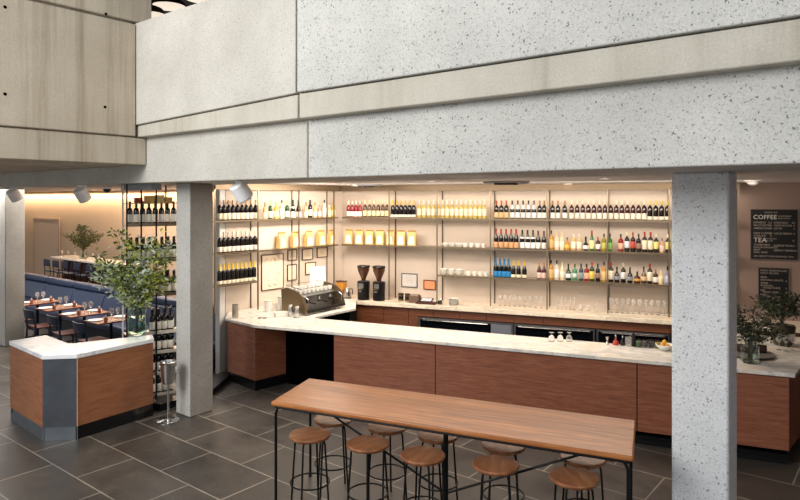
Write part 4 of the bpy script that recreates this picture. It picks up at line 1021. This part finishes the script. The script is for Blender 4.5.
# ------------------------------------------------------------ host stand
hs = empty('host_stand', (0,0,0), 0, 'low walnut and steel host stand with white marble top at left', 'host stand')
tp = [W(9,341,ZS), W(42,355.3,ZS), W(77,354.3,ZS), W(154,338.4,ZS), W(152.5,334.6,ZS), W(69.5,343.6,ZS), W(46,335,ZS)]
obj('marble_top', M().prism(tp,ZS-.055,ZS), marb_cool, hs, bevel=.006)
cx_ = sum(p[0] for p in tp)/7; cy_ = sum(p[1] for p in tp)/7
def off(p, q, d):
    n_ = Vector((-(q[1]-p[1]), q[0]-p[0])).normalized()*d; return (p[0]+n_.x,p[1]+n_.y), (q[0]+n_.x,q[1]+n_.y)
zb = ZS-.056
for i, (mat, nm) in enumerate(((walnut_light,'wood_panel'),(steel_blue,'steel_panel'),(walnut_light,'wood_panel'))):
    a, b = off(tp[i], tp[i+1], .012); a = lr(a,b,.004); b = lr(a,b,.996)
    obj(nm, M().wall(a,b,.015,.17,zb), mat, hs)
    a, b = off(tp[i], tp[i+1], .02)
    obj('toe_kick', M().wall(a,b,.015,.001,.169), kick_steel if i < 2 else kickmat, hs)
a, b = off(tp[3], tp[4], .012)
core = []
for i in range(7):
    p = Vector(tp[i]); c = Vector((-4.15,8.35)); d = (c-p); 
    core.append(tuple(p+d.normalized()*.045) if i not in (4,) else (tp[4][0]-.03,tp[4][1]-.03))
obj('carcass', M().prism([core[0],core[1],core[2],core[3],core[4],core[5],core[6]],.1,zb-.001), plain('stand core','#2c221d',.7), hs)
obj('edge_trim', M().box(tp[2][0]-.006,tp[2][0]+.006,tp[2][1]+.006,tp[2][1]+.014,.17,zb), cm('#b58a66'), hs)

# champagne bucket on stand
bx, by = W(168,421,0)
t = empty('ice_bucket_stand', (bx,by,0), 0, 'polished steel ice bucket on a tall stand before the wine rack', 'ice bucket')
obj('base', M().lathe([(.15,.001),(.15,.012),(.03,.03),(.02,.035)],24), chrome, t)
obj('pole', M().tube([(0,0,.036),(0,0,.5)],.016,12), chrome, t)
obj('bucket', M().lathe([(.02,.501),(.07,.51),(.085,.55),(.1,.76),(.108,.8),(.112,.805),(.104,.806),(.09,.75),(.07,.54),(.01,.53)],24), chrome, t)
obj('ring_handle', M().tube([(.1,0,.74),(.14,0,.73),(.145,0,.66),(.1,0,.64)],.007), chrome, t)
obj('ring_handle', M().tube([(-.1,0,.74),(-.14,0,.73),(-.145,0,.66),(-.1,0,.64)],.007), chrome, t)

# ------------------------------------------------------------ wine rack
RA = Vector((-3.93,9.2)); RB = Vector((-2.9,9.86)); rd = (RB-RA).normalized(); rn = Vector((-rd.y, rd.x)); RL = (RB-RA).length; ra = math.atan2(rd.y, rd.x)
rk = empty('wine_rack', (RA.x,RA.y,0), ra, 'floor to ceiling steel wine rack between the host stand and column', 'wine rack')
def sR(px, d=0):
    r = (px-400)/F; a = RA+rn*d; return (r*a.y-a.x)/(rd.x-r*rd.y)
rzs = [.115,.43,.74,1.03,1.585,2.09,2.62]
for i, z in enumerate(rzs):
    obj('shelf', M().box(.0,RL,.0,.3,z-.012,z), rail if i else steel_black, rk)
    obj('shelf_lip', M().box(.0,RL,-.006,-.0005,z-.02,z+.03), cm('#cfc8ba',.5) if i < 4 else rail, rk)
obj('top_shelf', M().box(0,RL,0,.3,2.93,2.942), rail, rk)
for s in (.0, sR(141), sR(156), RL):
    obj('upright', M().box(s-.01,s+.01,-.026,-.007,.101,3.21), steel_black, rk)
for s in (.0, RL*.5, RL):
    obj('rear_upright', M().box(s-.01,s+.01,.301,.32,.101,3.21), post_m if s == 0 else steel_black, rk)
rowname = ['bottom','second lowest','third lowest','fourth lowest','third highest','second highest','top']
def rloc(s, d, z): p = RA+rd*s+rn*d; return (p.x,p.y,z+.001)
hid0, hid1 = sR(176.5), sR(211.5)
for i, z in enumerate(rzs):
    s = .055 if i >= 4 else sR(153); j = 0
    while s < RL-.03:
        if not (hid0 < s < hid1):
            st = 'dark_white'
            bottle(st, rloc(s, .07, z), f'{ORD[j]} front bottle from the left on the {rowname[i]} rack shelf', 'dark wine bottles in the wine rack'); 
            if i in (1,2,3,4,5): bottle(st, rloc(s+.04, .2, z), f'{ORD[j]} rear bottle from the left on the {rowname[i]} rack shelf', 'rear wine bottles in the wine rack')
            j += 1
        s += .088
for i, (c, s, w_, h_) in enumerate((('#a33c2c',.18,.1,.06),('#d9a84c',.33,.12,.09),('#e3c98a',.47,.12,.1),('#caa257',.6,.1,.07))):
    t = empty('wine_box', rloc(s,.12,2.943), ra, f'{("red","gold","pale straw","tan")[i]} box on the very top of the wine rack', 'box', 'boxes on top of the wine rack')
    obj('box_body', M().box(-w_/2,w_/2,-.07,.07,0,h_), cm(c,.5), t); obj('lid', M().box(-w_/2-.004,w_/2+.004,-.074,.074,h_+.001,h_+.015), cm(c,.5), t)

# ------------------------------------------------------------ communal table
TZ = 1.05
q = [W(271,401.5,TZ), W(633.5,457,TZ), W(636,420,TZ), W(309,378,TZ)]
td = Vector((q[1][0]-q[0][0], q[1][1]-q[0][1])); ta = math.atan2(td.y, td.x); tl = td.length
ct_ = (sum(p[0] for p in q)/4, sum(p[1] for p in q)/4)
t = empty('communal_table', ct_+(0,), ta, 'long high oak plank communal table with black steel frame', 'table')
def tloc(p): 
    c, s = math.cos(-ta), math.sin(-ta); x, y = p[0]-ct_[0], p[1]-ct_[1]; return (x*c-y*s, x*s+y*c)
tq = [tloc(p) for p in q]
obj('tabletop', M().prism(tq,TZ-.042,TZ), tablewood, t, bevel=.012)
ins = .03
corners = [(tq[0][0]+.035,tq[0][1]+.03),(tq[1][0]-.04,tq[1][1]+.03),(tq[2][0]-.04,tq[2][1]-.03),(tq[3][0]+.035,tq[3][1]-.03)]
zr = TZ-.056
loop = [c+(zr,) for c in corners]; 
obj('frame_rail', M().tube(loop+[loop[0]],.013,8), steel_black, t)
for c in corners:
    obj('leg', M().tube([(c[0]*.985,c[1],zr-.004),(c[0],c[1],zr-.06),(c[0]*1.0,c[1]*1.0,.012)],.0135,10).lathe([(.02,.0),(.02,.014)],10,c[0],c[1]), steel_black, t)
obj('leg', M().tube([(.02,0,TZ-.043),(.02,0,.0)],.024,10), steel_black, t)
obj('cross_rail', M().tube([(corners[0][0],0,zr),(corners[1][0],0,zr)],.012,8), steel_black, t)
obj('brace', M().tube([(corners[0][0]+.1,0,zr-.012),(-.005,0,.3)],.011,8), steel_black, t)
obj('brace', M().tube([(corners[1][0]-.1,0,zr-.012),(.045,0,.3)],.011,8), steel_black, t)
# stools
def make_stool(loc, rz, lab, grp, first=[None]):
    if first[0] is None:
        t = empty('bar_stool', loc, rz, lab, 'stool', grp)
        seat_z = .75
        obj('seat', M().lathe([(.17,.712),(.19,.718),(.2,.732),(.2,.742),(.192,.75),(.01,.75)],32), stoolwood, t)
        for k in range(4):
            a = math.pi/4+k*math.pi/2; c, s = math.cos(a), math.sin(a)
            obj('leg', M().tube([(.05*c,.05*s,.704),(.12*c,.12*s,.704),(.145*c,.145*s,.69),(.155*c,.155*s,.66),(.2*c,.2*s,.0)],.0095,8), steel_black, t)
        R_ = .186
        ring = M(); pts = [(R_*math.cos(k*math.pi/12),R_*math.sin(k*math.pi/12),.29) for k in range(25)]
        ring.tube(pts,.008,8); obj('foot_ring', ring, steel_black, t)
        obj('seat_plate', M().lathe([(.09,.699),(.09,.711)],20), steel_black, t)
        first[0] = t; return t
    return dup(first[0], loc, rz, lab, grp)
near = [(310,433.5),(368,442.5),(422.7,454),(495.6,463.3),(574,476)]
far = [(333,418),(387,425.5),(438,434),(503.5,444),(583,456)]
for i, (px, py) in enumerate(near): make_stool(W(px,py,.75)+(0,), .5+i*.3, f'{ORD[i]} from the left of the round wooden stools on the near side of the table', 'stools on the near side of the table')
for i, (px, py) in enumerate(far): make_stool(W(px,py,.75)+(0,), .2+i*.4, f'{ORD[i]} from the left of the round wooden stools on the bar side of the table', 'stools on the bar side of the table')

# ------------------------------------------------------------ dining room
# banquette
bq = empty('banquette', G(-12.7,6.4)+(0,), A1, 'long navy leather banquette along the low partition in the dining room', 'banquette')
x0, x1 = -8.8, 3.15
obj('base', M().box(x0,x1,.04,.6,.001,.3), plain('banquette base','#141a26',.5), bq)
obj('seat_cushion', M().box(x0,x1,.0,.6,.301,.46), navy, bq, bevel=.04)
nb = 8
for k in range(nb):
    a = x0+(x1-x0)*k/nb; b = x0+(x1-x0)*(k+1)/nb
    obj('back_cushion', M().add([(a+.006,.5,.461),(b-.006,.5,.461),(b-.006,.62,.88),(a+.006,.62,.88),(a+.006,.78,.461),(b-.006,.78,.461),(b-.006,.78,.88),(a+.006,.78,.88)],fbox), navy, bq, bevel=.03)
    obj('top_bolster', M().box(a+.006,b-.006,.6,.8,.885,1.03), navy, bq, bevel=.04)
obj('wall_partition', M().box(-24,-9.5,7.22,7.34,0,.98), cobalt, rz=A1, kind=S)
# tables, chairs, tableware
tms = [-14.95,-13.85,-12.78,-11.72]
tn = 5.98
tw, tlh = .29, .38
tno = ['farthest','second farthest','third farthest','nearest']
def make_dchair(loc, rz, lab):
    t = empty('dining_chair', loc, rz, lab, 'chair', 'navy chairs at the dining tables')
    obj('seat', M().box(-.21,.21,-.2,.22,.43,.46), seat_red, t, bevel=.01)
    for sx in (-1,1):
        obj('leg', M().tube([(sx*.19,.19,.429),(sx*.2,.21,0)],[.018,.013],8), navy_f, t)
        obj('leg', M().tube([(sx*.2,-.26,0),(sx*.2,-.215,.43),(sx*.2,-.23,.6),(sx*.19,-.27,.8)],[.014,.02,.019,.015],8), navy_f, t)
    obj('seat_rail', M().box(-.19,.19,.17,.19,.38,.428).box(-.19,.19,-.2,-.18,.38,.428), navy_f, t)
    v = []; 
    for i in range(7):
        u = -1+i/3; x = u*.2; y = -.27-.035*(1-u*u)+.02
        v += [(x,y,.64),(x,y-.02,.81),(x,y-.045,.81),(x,y-.025,.64)]
    f = [(0,3,2,1)]+[(4*i+a,4*i+(a+1)%4,4*i+4+(a+1)%4,4*i+4+a) for i in range(6) for a in range(4)]+[(24,25,26,27)]
    obj('backrest', M().add(v,f), navy_f, t, bevel=.005)
    return t
dc = None
for i, m_ in enumerate(tms):
    c = G(m_,tn)
    t = empty('dining_table', c+(0,), A1, f'{tno[i]} walnut dining table in the row along the navy banquette', 'table', 'dining tables along the banquette')
    obj('tabletop', M().box(-tw,tw,-tlh,tlh,.72,.75), dtable, t, bevel=.006)
    obj('pedestal', M().tube([(0,0,.02),(0,0,.719)],.03,12), steel_black, t)
    obj('base', M().box(-.2,.2,-.03,.03,.001,.02).box(-.03,.03,-.25,.25,.001,.019), steel_black, t)
    lab = f'navy dining chair with red-brown seat at the {tno[i]} dining table'
    cl = G(m_+.16,tn-.4)+(0,)
    if dc is None: dc = make_dchair(cl, A1, lab)
    else: dup(dc, cl, A1, lab)
    for j, dn in enumerate((-.26,.24)):
        obj('dinner_plate', M().lathe([(.07,0),(.1,.004),(.13,.014),(.125,.015),(.09,.007),(.01,.006)],24).mesh('dinner_plate', white) if (i,j) == (0,0) else bpy.data.meshes['dinner_plate'], None, loc=G(m_-.08,tn+dn)+(.751,), label=f'white plate on the {("chair","banquette")[j]} side of the {tno[i]} dining table', cat='plate', group='plates on the dining tables')
        g2 = obj('wine_glass', winemesh, None, loc=G(m_+.14,tn-.06+.12*j)+(.751,), label=f'wine glass on the {("chair","banquette")[j]} side of the {tno[i]} dining table', cat='glass', group='wine glasses on the dining tables'); g2.scale = (1.1,1.1,1.15)
    for j, dn in enumerate((-.2,.2)):
        t2 = empty('votive_tumbler', G(m_+.2,tn+dn)+(.751,), 0, f'small amber tumbler on the {("chair","banquette")[j]} side of the {tno[i]} dining table', 'tumbler', 'amber tumblers on the dining tables')
        obj('glass_body', M().lathe([(.028,0),(.032,.003),(.035,.085),(.03,.086)],14), cm('#a86a52',.15), t2); obj('napkin_roll', M().lathe([(.01,.0865),(.014,.09),(.012,.12),(.003,.125)],10), cm('#d9c7bb',.7), t2)
# high marble table on the platform
hm0, hm1 = mG(52,8.6), mG(118,8.6)
hc = (hm0+hm1)/2; hw = (hm1-hm0)/2
t = empty('high_table', G(hc,8.85)+(.2,), A1, 'high marble topped table with dark slatted base behind the banquette', 'table')
obj('marble_top', M().box(-hw,hw+.3,-.3,.4,1.0,1.05), marb, t, bevel=.006)
obj('base', M().box(-hw+.3,hw+.25,-.05,.3,.001,.999), cobalt, t)
for k in range(14):
    xx = -hw+.35+k*(2*hw-.2)/14
    obj('slat', M().box(xx,xx+.05,-.075,-.051,.02,.98), wood('slat wood','#3a2018','#4d2c20','#5c3828') if k == 0 else bpy.data.materials['slat wood'], t)
hcm = None
for i, px in enumerate((54,63,72,84,97)):
    nn = 8.28; m_ = mG(px,nn); loc = G(m_,nn)+(.2,); lab = f'{ORD[i]} from the left of the tall dark chairs at the high marble table'
    if hcm is None:
        tt = hcm = empty('bar_chair', loc, A1, lab, 'chair', 'tall chairs at the high marble table')
        obj('seat', M().box(-.19,.19,-.18,.18,.7,.73), navy_f, tt, bevel=.008)
        for sx in (-1,1):
            obj('leg', M().tube([(sx*.17,.16,.699),(sx*.19,.19,0)],.012,8), steel_black, tt)
            obj('leg', M().tube([(sx*.18,-.2,0),(sx*.18,-.18,.7),(sx*.18,-.2,1.02)],.012,8), steel_black, tt)
        obj('backrest', M().box(-.19,.19,-.215,-.19,.86,1.06), navy_f, tt, bevel=.008)
        obj('footrest', M().tube([(-.18,.18,.28),(.18,.18,.28)],.01,8), steel_black, tt)
    else: dup(hcm, loc, A1, lab)
m_ = mG(83,8.9); vl = G(m_,8.9)+(1.251,)
vase(vl, .1, .26, glass, 'glass vase on the high marble table in the dining room')
branches('leafy_branches', vl, 'dark olive green bunch of branches on the high marble table',
   ((0,.03,1.12,.52,16,100,.075,41), dict(lean=(.05,0), neck=.05, spread=.45)), ('#3a3e1d','#4d5226','#5c6136'))
for i, px in enumerate((62,68,75,93,99)):
    obj('wine_glass', winemesh, None, loc=G(mG(px,8.75),8.75)+(1.251,), label=f'{ORD[i]} from the left of the glasses on the high marble table', cat='glass', group='glasses on the high marble table')

# ------------------------------------------------------------ camera
cam = bpy.data.cameras.new('camera'); cam.sensor_width = 36; cam.lens = F*36/800; cam.shift_y = -(250-HY)/800
co = bpy.data.objects.new('camera', cam); col.objects.link(co); co.location = (0,0,H); co.rotation_euler = (math.pi/2,0,0)
bpy.context.scene.camera = co
sc = bpy.context.scene
sc.view_settings.view_transform = 'Standard'; sc.view_settings.look = 'None'; sc.view_settings.exposure = 0
